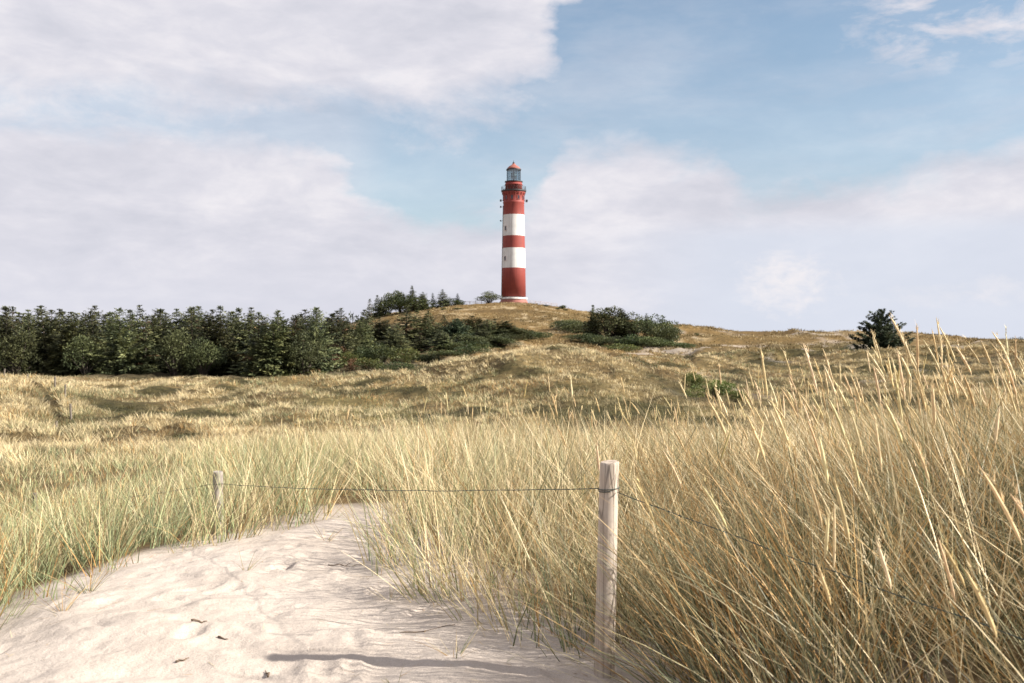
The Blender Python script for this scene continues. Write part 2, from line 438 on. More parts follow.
def ground_tint(x, y):
    """albedo of the litter, moss and turf between the tufts"""
    n = fbm(x / 3.5, y / 5.0, 60, 4); n2 = fbm(x / 9., y / 14., 63, 3); n3 = fbm(x / 22., y / 36., 66, 3)
    straw = np.array([.13, .10, .05]); brown = np.array([.085, .062, .032]); moss = np.array([.075, .07, .03]); pale = np.array([.40, .33, .22])
    k = sstep(.42, .62, n)[:, None]; c = straw * (1 - k) + brown * k
    k = (sstep(.52, .68, n2) * .75 * (1 - .95 * np.exp(-((y - 69) / 11.) ** 2)))[:, None]; c = c * (1 - k) + moss * k
    hill = np.maximum(sstep(110, 190, y), sstep(80, 90, y) * (1 - sstep(.13, .2, x / np.maximum(y, 1))))[:, None]
    hc = np.array([.145, .098, .042]) * (1 - sstep(.4, .65, n2)[:, None] * .35) * np.array([1, 1, 1])
    k2 = (sstep(.55, .68, n3) * .6)[:, None]; hc = hc * (1 - k2) + np.array([.14, .098, .04]) * k2
    k3 = (sstep(.6, .72, n) * .6)[:, None]; hc = hc * (1 - k3) + pale * k3
    c = c * (1 - hill) + hc * hill
    nearm = (1 - sstep(14, 26, y))[:, None]
    c = c * (1 - nearm) + (np.array([.13, .092, .048])) * nearm
    pk = np.clip(patch_mask(x, np.maximum(y, 1)), 0, 1)[:, None] * (y > 10)[:, None]; c = c * (1 - pk) + np.array([.036, .034, .016]) * pk
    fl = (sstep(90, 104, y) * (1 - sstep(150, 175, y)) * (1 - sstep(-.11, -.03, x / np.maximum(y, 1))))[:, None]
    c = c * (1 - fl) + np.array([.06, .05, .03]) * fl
    return c

quads = []
nx, ny = len(xs), len(ys)
ii = (np.arange(ny - 1)[:, None] * nx + np.arange(nx - 1)[None, :]).ravel()
quads = np.stack([ii, ii + 1, ii + nx + 1, ii + nx], 1)
gx, gy = XX.ravel(), YY.ravel()
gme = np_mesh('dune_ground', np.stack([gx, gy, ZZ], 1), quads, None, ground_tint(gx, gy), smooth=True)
sdv = sand_sd(gx, gy) + (fbm(gx / .5, gy / .5, 71, 3) - .5) * .5
smask = sstep(-.95, -.1, sdv)
# wind-blown bare sand: path groove and eroded scars
pxg = gx / np.maximum(gy, 1) * F + CX
pcg = np.interp(gy, [38, 44, 50, 56, 61, 66], [63, 60, 54, 46, 38, 30])
smask = np.maximum(smask, .15 * np.exp(-((pxg - pcg) / 3.5) ** 2) * sstep(38, 42, gy) * (1 - sstep(64, 67, gy)))
scar = sstep(.60, .68, fbm(gx / 6., gy / 9., 77, 3)) * sstep(60, 90, gy) * (1 - sstep(190, 230, gy)) * sstep(.06, .14, gx / np.maximum(gy, 1)) * .5
smask = np.maximum(smask, scar)
sa = gme.attributes.new('sand', 'FLOAT', 'POINT'); sa.data.foreach_set('value', smask.astype(np.float32))
ground = obj('ground', gme, M_ground)
tag(ground, 'pale sand patch and grown over dunes rolling to the horizon', 'ground', kind='structure')

# ------------------------------------------------------------------ grass
class Buf:
    def __init__(s): s.V, s.Q, s.T, s.K, s.n = [], [], [], [], 0
    def add(s, V, Q, T, K):
        if Q is not None and len(Q): s.Q.append(Q + s.n)
        if T is not None and len(T): s.T.append(T + s.n)
        s.V.append(V); s.K.append(K); s.n += len(V)
    def mesh(s, name, smooth=False):
        return np_mesh(name, np.concatenate(s.V), np.concatenate(s.Q) if s.Q else None, np.concatenate(s.T) if s.T else None, np.concatenate(s.K), smooth)

def blades(buf, B, az, lean, h, w, bend, nseg, c0, c1, face=None, power=2.0):
    """ribbons from base points B (n,3); lean (rad) towards az, then bend further; colours from root c0 to tip c1"""
    n = len(B)
    if n == 0: return None
    face = rng.uniform(0, 2 * PI, n) if face is None else face
    sx, sy = np.cos(face), np.sin(face)
    dx, dy = np.cos(az), np.sin(az)
    P = np.zeros((n, 2 * nseg + 1, 3)); K = np.zeros((n, 2 * nseg + 1, 3))
    for k in range(nseg + 1):
        t = k / nseg
        hor = h * (np.sin(lean) * t + bend * t ** power)
        ver = h * (np.cos(lean) * t - .45 * bend * bend * t ** power)
        cx = B[:, 0] + dx * hor; cy = B[:, 1] + dy * hor; cz = B[:, 2] + ver
        col = c0 * (1 - t) + c1 * t
        if k < nseg:
            ww = w * (1 - .8 * t ** 1.3) * .5
            P[:, 2 * k] = np.stack([cx - sx * ww, cy - sy * ww, cz], 1)
            P[:, 2 * k + 1] = np.stack([cx + sx * ww, cy + sy * ww, cz], 1)
            K[:, 2 * k] = col; K[:, 2 * k + 1] = col
        else:
            P[:, 2 * k] = np.stack([cx, cy, cz], 1); K[:, 2 * k] = col
    m = 2 * nseg + 1
    o = (np.arange(n) * m)[:, None]
    Q = np.concatenate([o + np.array([[2 * k, 2 * k + 1, 2 * k + 3, 2 * k + 2]]) for k in range(nseg - 1)]) if nseg > 1 else None
    T = o + np.array([[2 * nseg - 2, 2 * nseg - 1, 2 * nseg]])
    buf.add(P.reshape(-1, 3), Q, T, K.reshape(-1, 3))
    return P[:, -1]

def spikes(buf, tip, dirv, L, R, col, seg=5):
    """marram seed heads: long spindles along dirv (n,3) starting at tip"""
    n = len(tip)
    prof = [(.0, .25), (.14, .8), (.38, 1.0), (.68, .78), (.9, .38), (1.0, .02)]
    a = np.cross(dirv, np.array([.31, .9, .17])); a /= np.linalg.norm(a, axis=1)[:, None]
    b = np.cross(dirv, a)
    m = len(prof) * seg
    P = np.zeros((n, m, 3)); K = np.zeros((n, m, 3))
    for i, (t, r) in enumerate(prof):
        dr = dirv.copy(); dr[:, 2] = -.55
        for k in range(seg):
            an = 2 * PI * k / seg + i * .6
            P[:, i * seg + k] = tip + dirv * (L * t)[:, None] + dr * (L * t * t * .16)[:, None] + (a * math.cos(an) + b * math.sin(an)) * (R * r)[:, None] * (1 + .25 * ((i + k) % 2))
            K[:, i * seg + k] = col * (.86 + .22 * ((i * 3 + k * 2) % 5) / 4)
    o = (np.arange(n) * m)[:, None]
    Q = np.concatenate([o + np.array([[i * seg + k, i * seg + (k + 1) % seg, (i + 1) * seg + (k + 1) % seg, (i + 1) * seg + k]])
                        for i in range(len(prof) - 1) for k in range(seg)])
    buf.add(P.reshape(-1, 3), Q, None, K.reshape(-1, 3))

GREEN = np.array([.155, .18, .08]); BLUEG = np.array([.14, .175, .10]); STRAW = np.array([.62, .49, .27]); PALE = np.array([.78, .68, .48])
RUST = np.array([.42, .23, .075]); OLIVE = np.array([.26, .225, .10])

def pick_cols(n, green, rust, gm_=None):
    """root and tip colours of n blades; green, rust: share per blade"""
    r = rng.random(n)
    c0 = np.zeros((n, 3)); c1 = np.zeros((n, 3))
    g = r < green; ru = (~g) & (r < green + rust); st = ~(g | ru)
    gm = rng.random(n)[:, None]
    gcol = GREEN * gm + BLUEG * (1 - gm)
    if gm_ is not None: gcol = gcol * gm_[:, None]
    c0[g] = gcol[g] * rng.uniform(.8, 1.1, (g.sum(), 1)); 
    k = rng.uniform(0, .75, (g.sum(), 1)); c1[g] = gcol[g] * 1.25 * (1 - k) + STRAW * k
    c0[ru] = RUST * rng.uniform(.6, 1.0, (ru.sum(), 1)); k = rng.uniform(.1, .7, (ru.sum(), 1)); c1[ru] = RUST * (1 - k) + STRAW * k
    k = rng.uniform(0, .6, (st.sum(), 1)); c0[st] = (STRAW * (1 - k) + OLIVE * k) * rng.uniform(.75, 1.0, (st.sum(), 1))
    k = rng.uniform(0, .8, (st.sum(), 1)); c1[st] = STRAW * (1 - k) + PALE * k
    return c0, c1

def jitter_pts(y0, y1, spacing, pxl, pxr, extra=0.0):
    """points spread over the view wedge between two distances"""
    out = []
    y = y0
    while y < y1:
        s = spacing(y)
        xl = (pxl - CX) / F * y - extra; xr = (pxr - CX) / F * y + extra
        x = np.arange(xl, xr, s)
        if len(x): out.append(np.stack([x + rng.uniform(-.6, .6, len(x)) * s, y + rng.uniform(-.6, .6, len(x)) * s], 1))
        y += s
    return np.concatenate(out)

near = Buf()
def near_grass():
    P = jitter_pts(2.5, 30.0, lambda y: .15 + .0068 * max(0, y - 4), -260, 1290, .6)
    x, y = P[:, 0], P[:, 1]
    sd = sand_sd(x, y) + (fbm(x / .45, y / .45, 90, 2) - .5) * .35
    clump = fbm(x / .55, y / .55, 91, 2)
    byp = np.exp(-((x - .95) / .6) ** 2 - ((y - 4.7) / .8) ** 2)
    keep = (sd < -.02) & (rng.random(len(x)) < np.clip(.12 + 2.1 * (clump - .27) + .25 * sstep(.2, 1.2, -sd) + .9 * byp + .8 * np.exp(-((x - .15) / .4) ** 2 - ((y - 5.75) / .5) ** 2) + .8 * np.exp(-((x + .35) / .4) ** 2 - ((y - 6.7) / .6) ** 2) + .55 * (1 - sstep(0, .5, -sd)) * (x > -1.3) * (y < 9), .08, 1))
    keep &= ~((y < 4.1) & (x < .72 + .16 * (4.1 - y)) & (x > -3.5))
    keep &= ~((x < -3.0) & (y < 4.6))
    # the meadow behind the sand is open in front of the second post
    x, y, sd, clump = x[keep], y[keep], sd[keep], clump[keep]
    z = H(x, y)
    n = len(x)
    u = x / y
    right = sstep(-.02, .22, u) * (1 - sstep(9, 15, y))
    edge = 1 - sstep(0, .5, -sd)
    vig = fbm(x / 2.4, y / 3.0, 93, 3)
    hh = .60 + .30 * vig - .06 * right + rng.normal(0, .05, n)
    hh *= 1 - .12 * edge
    left = 1 - sstep(-.3, -.12, u)
    hh *= 1 - .12 * left
    left2 = sstep(.22, .40, -u) * sstep(8.6, 11.5, y)
    hh *= 1 - .55 * left2
    hh *= 1 + .85 * (clump - .5)
    hh *= 1 + .42 * np.exp(-((x - 1.0) / .5) ** 2 - ((y - 4.7) / .5) ** 2)
    lx = rng.normal(0, .15, n) * (1 + .5 * right); ly = rng.normal(0, .14, n)
    nb = np.where(y < 9, (rng.integers(11, 19, n) * (1 + .55 * right)).astype(int), np.where(y < 16, rng.integers(9, 14, n), rng.integers(7, 11, n)))
    nb = (nb * (1 + .8 * np.exp(-((x - .95) / .6) ** 2 - ((y - 4.7) / .8) ** 2))).astype(int)
    idx = np.repeat(np.arange(n), nb); m = len(idx)
    rad = .045 + .05 * rng.random(m) + .0022 * y[idx]
    a = rng.uniform(0, 2 * PI, m)
    bx = x[idx] + rad * np.cos(a); by = y[idx] + rad * np.sin(a)
    B = np.stack([bx, by, z[idx] - .03], 1)
    # wind: on the right bank the leaves lean over to the left, elsewhere stand almost straight
    wind = .03 + .07 * right[idx] + .16 * edge[idx] * (u[idx] > -.12)
    vx = -wind + lx[idx] + rng.normal(0, .13 + .05 * right[idx], m) + .24 * np.cos(a) + np.where(u[idx] < -.12, .10, 0)
    vy = ly[idx] + rng.normal(-.03, .15, m) + .24 * np.sin(a)
    az = np.arctan2(vy, vx); lean = np.clip(np.hypot(vx, vy), 0, 1.05)
    h = hh[idx] * rng.uniform(.38, 1.24, m)
    bend = np.abs(rng.normal(.10, .16, m)) + .10 * right[idx]
    bend = np.where(rng.random(m) < .14, rng.uniform(.35, .85, m), bend)
    gz = .55 * fbm(x / 1.6, y / 2.2, 95, 3) + .45 * fbm(x / .5, y / .6, 96, 2)
    green = np.clip(.36 + .08 * right + 1.3 * (gz - .5) + .26 * left + .10 * right - .12 * sstep(10, 22, y), .05, .75)[idx]
    rust = np.clip(.12 + .05 * right + 1.1 * (fbm(x / 1.0, y / 1.4, 97, 2) - .5), .02, .4)[idx]
    gl = 1.0 + .55 * sstep(.05, -.2, u)[idx] - .50 * right[idx]
    c0, c1 = pick_cols(m, green, rust, gl)
    tn = np.clip(rng.normal(1, .22, m), .5, 1.5)[:, None]; c0 *= tn; c1 *= tn
    w = (.0034 + .0066 * rng.random(m) ** 1.6) * (1 + .055 * np.clip(y[idx] - 5, 0, 30))
    nearm = y[idx] < 8.5
    for sel, ns_ in ((nearm, 5), (~nearm, 3)):
        blades(near, B[sel], az[sel], lean[sel], h[sel], w[sel], bend[sel], ns_, c0[sel], c1[sel])
    # dead stalks lying across and fallen leaves at the edge
    k = rng.choice(n, 2600); k = k[(y[k] < 12)]
    mm = len(k)
    B2 = np.stack([x[k] + rng.normal(0, .1, mm), y[k] + rng.normal(0, .1, mm), z[k] + rng.uniform(.0, .12, mm)], 1)
    c0, c1 = pick_cols(mm, np.full(mm, .05), np.full(mm, .5))
    blades(near, B2, rng.uniform(0, 2 * PI, mm), rng.uniform(.9, 1.45, mm), rng.uniform(.3, .6, mm), rng.uniform(.003, .005, mm), rng.uniform(0, .2, mm), 3, c0, c1)
    # flowering stalks
    ps = np.where(y < 30, .12 * (.35 + 1.1 * right + .55 * sstep(-.1, .06, u) * sstep(10, 14, y)), 0) * (.4 + 1.6 * sstep(.42, .62, fbm(x / 1.1, y / 1.6, 99, 2)))
    ps *= np.where(left > .5, .5, 1) * (1 + 1.3 * sstep(.2, .3, u) * (y < 10))
    s = np.where(rng.random(n) < ps)[0]
    s = s[sd[s] < -.12]
    ms = len(s)
    B3 = np.stack([x[s], y[s], z[s] - .02], 1)
    vx = -.05 - .10 * right[s] + rng.normal(0, .12, ms) + np.where(u[s] < -.15, .10, 0); vy = rng.normal(0, .1, ms)
    az = np.arctan2(vy, vx); lean = np.hypot(vx, vy)
    L = (hh[s] + .0) * rng.uniform(1.0, 1.3, ms)
    bend = np.abs(rng.normal(.04, .04, ms))
    c = np.array([.55, .40, .19]) * rng.uniform(.85, 1.1, (ms, 1))
    ws = rng.uniform(.003, .0045, ms) * (1 + .05 * np.clip(y[s] - 5, 0, 30))
    tip = blades(near, B3, az, lean, L, ws, bend, 4, c, c)
    t2 = blades(near, B3 + np.array([0, 0, .001]), az, lean, L, ws, bend, 4, c, c, face=rng.uniform(0, 2 * PI, ms))
    sl = np.sin(lean) + 2 * bend
    d = np.stack([np.cos(az) * sl, np.sin(az) * sl, np.cos(lean)], 1); d /= np.linalg.norm(d, axis=1)[:, None]
    rp = rng.random((ms, 1))
    hc = (np.array([.82, .68, .42]) * rp + np.array([.66, .49, .24]) * (1 - rp)) * rng.uniform(.85, 1.1, (ms, 1)) * (1 + rng.uniform(-.1, .1, (ms, 3)) * .5)
    spikes(near, tip - d * .03, d, rng.uniform(.15, .25, ms), rng.uniform(.0040, .0068, ms) * (1 + .02 * np.clip(y[s] - 5, 0, 25)), hc)
    # awns standing off the heads make them feathery
    aw = 12; ia = np.repeat(np.arange(ms), aw); ma = len(ia)
    tq = rng.uniform(.0, .19, ma); an = rng.uniform(0, 2 * PI, ma)
    B4 = (tip - d * .03)[ia] + d[ia] * tq[:, None]
    vx = d[ia, 0] + .42 * np.cos(an); vy = d[ia, 1] + .42 * np.sin(an)
    blades(near, B4, np.arctan2(vy, vx), np.clip(np.hypot(vx, vy), 0, 1.2), rng.uniform(.02, .042, ma), rng.uniform(.003, .0055, ma) * (1 + .03 * np.clip(y[s][ia] - 5, 0, 25)), np.zeros(ma), 1, hc[ia], hc[ia] * 1.08)
    return m, ms
print('near blades', near_grass())
g1 = obj('marram_grass', near.mesh('marram_grass'), M_grass)
tag(g1, 'tall straw and green marram grass with seed heads around the bare sand', 'grass', kind='stuff')

midb = Buf()
def mid_grass():
    tot = 0
    for kind in (0, 1):      # 0: short cover between, 1: big pale tussocks
        P = jitter_pts(24, 120, (lambda y: .25 + .0044 * (y - 24)) if kind == 0 else (lambda y: .42 + .0042 * (y - 24)), -140, 1160, 2)
        x, y = P[:, 0], P[:, 1]
        u = x / y; px = u * F + CX
        bare = fbm(x / 2.6, y / 3.4, 101, 3)
        pm = patch_mask(x, y)
        groove = np.exp(-((px - groove_px(y)) / 3.0) ** 2) * (y > 37) * (y < 66)
        forest = sstep(92, 100, y) * (1 - sstep(-.1, -.03, u))
        ridge = np.exp(-((y - 68) / 11.) ** 2) * np.exp(-((px - 510) / 130.) ** 2)
        bare = bare + .30 * ridge + .2 * (1 - sstep(60, 110, px)) * (y > 36)
        dens = (.70 + 1.6 * (bare - .42)) * (1 - .4 * ridge) if kind == 0 else (.56 + 4.2 * (bare - .45)) * (1 - .75 * np.clip(pm, 0, 1)) * (1 - .93 * sstep(81, 88, y) * (1 - sstep(.13, .2, u)))
        keep = rng.random(len(x)) < np.clip(dens, .05, .95) * (1 - .8 * groove * kind) * (1 - .85 * forest)
        x, y, pm, u = x[keep], y[keep], pm[keep], u[keep]
        z = H(x, y); n = len(x)
        nb = rng.integers(6, 11, n) if kind == 0 else rng.integers(15, 25, n)
        idx = np.repeat(np.arange(n), nb); m = len(idx)
        a = rng.uniform(0, 2 * PI, m); q = rng.random(m) ** .6
        rad = (.05 + .15 * q) * (1 + .004 * y[idx]) if kind == 0 else (.03 + .15 * q) * (1 + .003 * y[idx])
        B = np.stack([x[idx] + rad * np.cos(a), y[idx] + rad * np.sin(a), z[idx] - .04], 1)
        tall = fbm(x / 2.4, y / 3.2, 103, 2)
        hh = (.15 + .22 * tall) if kind == 0 else (.22 + .30 * tall) * rng.uniform(.7, 1.3, n)
        hh = hh * (1 - .45 * np.clip(pm, 0, 1))
        h = hh[idx] * rng.uniform(.55, 1.15, m)
        vx = -.10 + .62 * q * np.cos(a) + rng.normal(0, .16, m); vy = .62 * q * np.sin(a) + rng.normal(0, .16, m)
        w = rng.uniform(.010, .019, m) * (1 + .024 * (y[idx] - 24))
        tt = rng.random(n)
        gz = fbm(x / 5.0, y / 6.5, 105, 3)
        green = np.clip(.16 + 1.4 * (gz - .5) + (.12 if kind == 0 else -.04), .02, .6)
        rust = np.clip((.16 if kind == 0 else .03) + 1.0 * (fbm(x / 4., y / 5., 107, 2) - .5), .02, .4)
        c0, c1 = pick_cols(m, green[idx], rust[idx])
        k = np.clip(pm, 0, 1)[idx][:, None]
        dk = np.array([.046, .05, .02]) * rng.uniform(.5, 1.5, (m, 1)) + np.array([.03, .012, 0]) * rng.random((m, 1))
        c0 = c0 * (1 - k) + dk * k; c1 = c1 * (1 - k) + dk * 1.25 * k
        tone = ((.54 + .50 * tt * tt) if kind == 0 else np.where(tt < .2, .42 + tt, .86 + .42 * tt))[idx][:, None]
        c0 *= tone; c1 *= tone
        blades(midb, B, np.arctan2(vy, vx), np.clip(np.hypot(vx, vy), 0, 1.1), h, w, np.abs(rng.normal(.2, .15, m)), 2, c0, c1)
        tot += m
    return tot
print('mid blades', mid_grass())
g2 = obj('dune_grass', midb.mesh('dune_grass'), M_tuss)
tag(g2, 'bleached tufted grass with mossy gaps on the middle dunes', 'grass', kind='stuff')

farb = Buf()
def far_grass():
    P = jitter_pts(112, 335, lambda y: .75 + .0026 * (y - 112), -60, 1100, 4)
    x, y = P[:, 0], P[:, 1]
    u = x / y
    forest = (1 - sstep(-.13, -.06, u)) * (1 - sstep(240, 270, y))
    dens = .15 + 2.6 * (fbm(x / 6., y / 9., 111, 3) - .40)
    keep = (rng.random(len(x)) < np.clip(dens, .05, .85)) & (rng.random(len(x)) > forest)
    keep &= ~((np.abs(x - .5) < 5) & (np.abs(y - 301) < 5))
    x, y = x[keep], y[keep]; z = H(x, y); n = len(x)
    nb = rng.integers(5, 9, n); idx = np.repeat(np.arange(n), nb); m = len(idx)
    a = rng.uniform(0, 2 * PI, m); rad = .1 + .4 * rng.random(m)
    B = np.stack([x[idx] + rad * np.cos(a), y[idx] + rad * np.sin(a), z[idx] - .05], 1)
    h = rng.uniform(.18, .5, m) * (.6 + .8 * fbm(x / 8, y / 12, 113, 2))[idx]
    vx = -.1 + .45 * np.cos(a); vy = .45 * np.sin(a)
    tone = (.65 + .6 * rng.random(n))[idx][:, None]
    gold = np.array([.22, .155, .068]); dull = np.array([.125, .092, .038]); pale = np.array([.40, .32, .175])
    k = sstep(.42, .62, fbm(x / 10., y / 16., 115, 3))[idx][:, None]; k2 = (rng.random(n) < .25)[idx][:, None] * .8
    c = (gold * (1 - k) + dull * k) * (1 - k2) + pale * k2
    blades(farb, B, np.arctan2(vy, vx), np.hypot(vx, vy), h, rng.uniform(.05, .11, m) * (1 + .002 * y[idx]), np.full(m, .1), 2, c * tone, c * tone * 1.15)
    return m
print('far blades', far_grass())
g3 = obj('hill_grass', farb.mesh('hill_grass'), M_tuss)
tag(g3, 'short golden brown grass on the lighthouse hill and far dunes', 'grass', kind='stuff')

# ------------------------------------------------------------------ posts and wire
def post_mesh(name, h, r, seed, buried=.25, lean=(0, 0)):
    rd = random.Random(seed)
    bm = bmesh.new(); seg = 28; zs = [-buried] + [h * k / 14 for k in range(14)] + [h - .012, h - .004, h]
    rr = []
    rings = []
    ph = rd.uniform(0, 6)
    for i, z in enumerate(zs):
        t = z / h
        r0 = r * (1.04 - .07 * t) * (1 + .015 * math.sin(5 * t + ph))
        if i == len(zs) - 2: r0 *= .965
        if i == len(zs) - 1: r0 *= .88
        ring = []
        for k in range(seg):
            an = 2 * PI * k / seg
            chk = 1 - .055 * math.exp(-((((an - ph) % (2 * PI)) - 1.2) / .1) ** 2) - .045 * math.exp(-((((an - ph) % (2 * PI)) - 3.9 - .2 * t) / .09) ** 2)
            rv = r0 * chk * (1 + .02 * math.sin(2 * an + ph + t) + .012 * math.sin(3 * an - 2 * t))
            ring.append(bm.verts.new((rv * math.cos(an) + lean[0] * max(z, 0), rv * math.sin(an) + lean[1] * max(z, 0), z + (.004 * math.sin(an + ph) if i >= len(zs) - 3 else 0))))
        rings.append(ring)
    for i in range(len(rings) - 1):
        for k in range(seg):
            bm.faces.new((rings[i][k], rings[i][(k + 1) % seg], rings[i + 1][(k + 1) % seg], rings[i + 1][k])).smooth = True
    bm.faces.new(rings[-1]); bm.faces.new(rings[0][::-1])
    return bm_mesh(name, bm)

P1 = Vector((.443, 4.80, h1(.443, 4.80)))
P2 = Vector(((218 - CX) / F * 9.0, 9.0, -.14))
P3 = Vector(((35 - CX) / F * 16., 16., 0)); P3.z = h1(P3.x, P3.y)
P4 = Vector((2.12, 1.65, h1(2.12, 1.65)))
p1h = top_z(461.5, 4.8) - P1.z
p2h = top_z(471.5, 9.0) - P2.z
p3h = max(.3, top_z(495, 16.) - P3.z)
FG = 'round wooden fence posts by the sand'
o = obj('fence_post', post_mesh('fence_post', p1h, .047, 1, lean=(.025, 0)), M_wood); o.location = P1
tag(o, 'tall pale weathered round post with wire tied near its flat top', 'fence post', FG)
o = obj('fence_post', post_mesh('fence_post', p2h, .046, 2), M_midpost); o.location = P2
tag(o, 'short grey post half hidden in grass behind the sand, wire ending near its top', 'fence post', FG)
o = obj('fence_post', post_mesh('fence_post', p3h, .036, 3), M_oldpost); o.location = P3
tag(o, 'post almost swallowed by tall grass left of the sand, only its tip showing', 'fence post', FG)

def strand_pair(pts, r, pitch, rad=.0014):
    bm = bmesh.new()
    # resample
    P = [pts[0]]
    for a, b in zip(pts[:-1], pts[1:]):
        L = (b - a).length; k = max(1, int(L / .014))
        for j in range(1, k + 1): P.append(a.lerp(b, j / k))
    for ph in (0, PI):
        Q = []; s = 0
        for i, p in enumerate(P):
            if i: s += (P[i] - P[i - 1]).length
            d = (P[min(i + 1, len(P) - 1)] - P[max(i - 1, 0)]).normalized()
            n1 = d.cross(Vector((0, 0, 1))).normalized(); n2 = n1.cross(d)
            an = 2 * PI * s / pitch + ph
            Q.append(p + (n1 * math.cos(an) + n2 * math.sin(an)) * r)
        ring_tube(bm, Q, rad, 5)
    return bm, P

def sag_line(a, b, sag, n=24, wob=.0):
    rd = random.Random(3)
    return [a.lerp(b, t / n) + Vector((0, 0, -sag * 4 * (t / n) * (1 - t / n) + (rd.uniform(-wob, wob) if 0 < t < n else 0))) for t in range(n + 1)]

def coil(bm, c, r, turns, rad, rise=.01, tilt=.06):
    pts = []
    n = int(26 * turns)
    for i in range(n + 1):
        an = 2 * PI * i / 26
        pts.append(c + Vector((math.cos(an) * r, math.sin(an) * r, rise * i / 26 + tilt * r * math.cos(an))))
    ring_tube(bm, pts, rad, 6)

w1 = Vector((P1.x + .0225 , P1.y, top_z(488.5, 4.8)))
w2 = Vector((P2.x, P2.y, top_z(484, 9.0)))
w3 = P3 + Vector((0, 0, p3h * .5))
w4 = Vector((P4.x, P4.y, .665))
wt = thing('fence_wire', 'dark twisted wire strung level from the tall post to the post behind the sand', 'wire', w1, 0, 'fence wire spans')
bm, _ = strand_pair([p - w1 for p in sag_line(w1 + Vector((-.047, .004, 0)), w2 + Vector((.045, -.004, 0)), .03, 24, .003)], .0014, .085)
obj('strand', bm_mesh('strand', bm, True), M_wire, wt)
bm = bmesh.new(); coil(bm, Vector((0, 0, -.006)), .0495, 1.3, .0024)
obj('tie', bm_mesh('tie', bm, True), M_wire, wt)
wt = thing('fence_wire', 'dark wire dropping from the tall post into the grass towards the lower right', 'wire', w1, 0, 'fence wire spans')
bm, _ = strand_pair([p - w1 for p in sag_line(w1 + Vector((.035, -.036, -.012)), w4, .012, 20, .004)], .0014, .085)
obj('strand', bm_mesh('strand', bm, True), M_wire, wt)
bm = bmesh.new(); coil(bm, Vector((0, 0, -.016)), .0495, .8, .0024)
obj('tie', bm_mesh('tie', bm, True), M_wire, wt)
wt = thing('fence_wire', 'dark wire slanting down left from the short grey post into tall grass', 'wire', w2, 0, 'fence wire spans')
bm, _ = strand_pair([p - w2 for p in sag_line(w2 + Vector((-.045, .004, 0)), w3, .06, 16, .004)], .0014, .085)
obj('strand', bm_mesh('strand', bm, True), M_wire, wt)
bm = bmesh.new(); coil(bm, Vector((0, 0, -.006)), .0485, 1.5, .0024)
obj('tie', bm_mesh('tie', bm, True), M_wire, wt)
o = obj('fence_post', post_mesh('fence_post', .8, .047, 4), M_wood); o.location = P4
tag(o, 'post at the right end of the wire, hidden beside the near grass', 'fence post', FG)

# path posts on the left dune
PPL = ['path post lowest of the little row on the left dune, out in open grass',
       'path post at the foot of the trodden groove, on its right bank',
       'path post halfway up the bank right of the trodden groove',
       'path post high on the bank just above the halfway one',
       'path post where the groove crosses the dune crest',
       'path post on the dune crest against dark trees, at the photo\'s left edge']
for lab, (px, Y, hv, tl) in zip(PPL, [(55.6, 42, .62, .06), (71, 47, .75, -.04), (65, 56.5, .75, .03), (55, 60, .7, 0), (28, 64, .7, -.05), (4, 66, .6, .08)]):
    x, y, z = at(px, Y)
    o = obj('path_post', post_mesh('path_post', hv, .05, int(px), .4, (tl, 0)), M_oldpost); o.location = (x, y, z)
    tag(o, lab, 'path post', 'small posts along the dune path')

# ------------------------------------------------------------------ things lying on the sand
def small_tuft(px, py, n, hgt, spread, label, green, leanx=-.1):
    Y = 5.0
    for _ in range(30):
        x = (px - CX) / F * Y; z = h1(x, Y); Y = (EYE - z) / ((py - CY) / F)
    x = (px - CX) / F * Y; z = h1(x, Y)
    b = Buf()
    a = rng.uniform(0, 2 * PI, n); r = rng.uniform(0, .03, n)
    B = np.stack([r * np.cos(a), r * np.sin(a), np.full(n, -.02)], 1)
    vx = leanx + spread * np.cos(a) + rng.normal(0, .12, n); vy = spread * np.sin(a) + rng.normal(0, .12, n)
    c0, c1 = pick_cols(n, np.full(n, green), np.full(n, .25))
    blades(b, B, np.arctan2(vy, vx), np.clip(np.hypot(vx, vy), 0, 1.25), hgt * rng.uniform(.45, 1.1, n), rng.uniform(.0035, .006, n), np.abs(rng.normal(.2, .15, n)), 5, c0, c1)
    o = obj('grass_tuft', b.mesh('grass_tuft'), M_grass); o.location = (x, Y, z)
    tag(o, label, 'grass tuft', 'lone grass tufts on the sand')
small_tuft(88, 592, 34, .40, .75, 'lone splayed tuft with long green leaves at the left edge of the sand', .6, -.15)
small_tuft(62, 612, 16, .34, .95, 'flattened straw tuft lying on sand nearest the left grass edge', .3, -.3)
small_tuft(246, 570, 9, .26, .7, 'thin V shaped sprig alone in the middle of the bright sand', .25, .05)
small_tuft(326, 540, 14, .22, .6, 'sparse seedling tuft at the back of the sand below the wire', .4, 0)
small_tuft(390, 600, 12, .20, .7, 'small straggling tuft in the shade left of the grass bank', .4, -.2)
small_tuft(455, 655, 16, .22, .8, 'low yellowed tuft in shaded sand left of the tall post', .2, -.1)
small_tuft(396, 684, 8, .10, .5, 'tiny green shoot at the bottom edge of the sand', .8, 0)

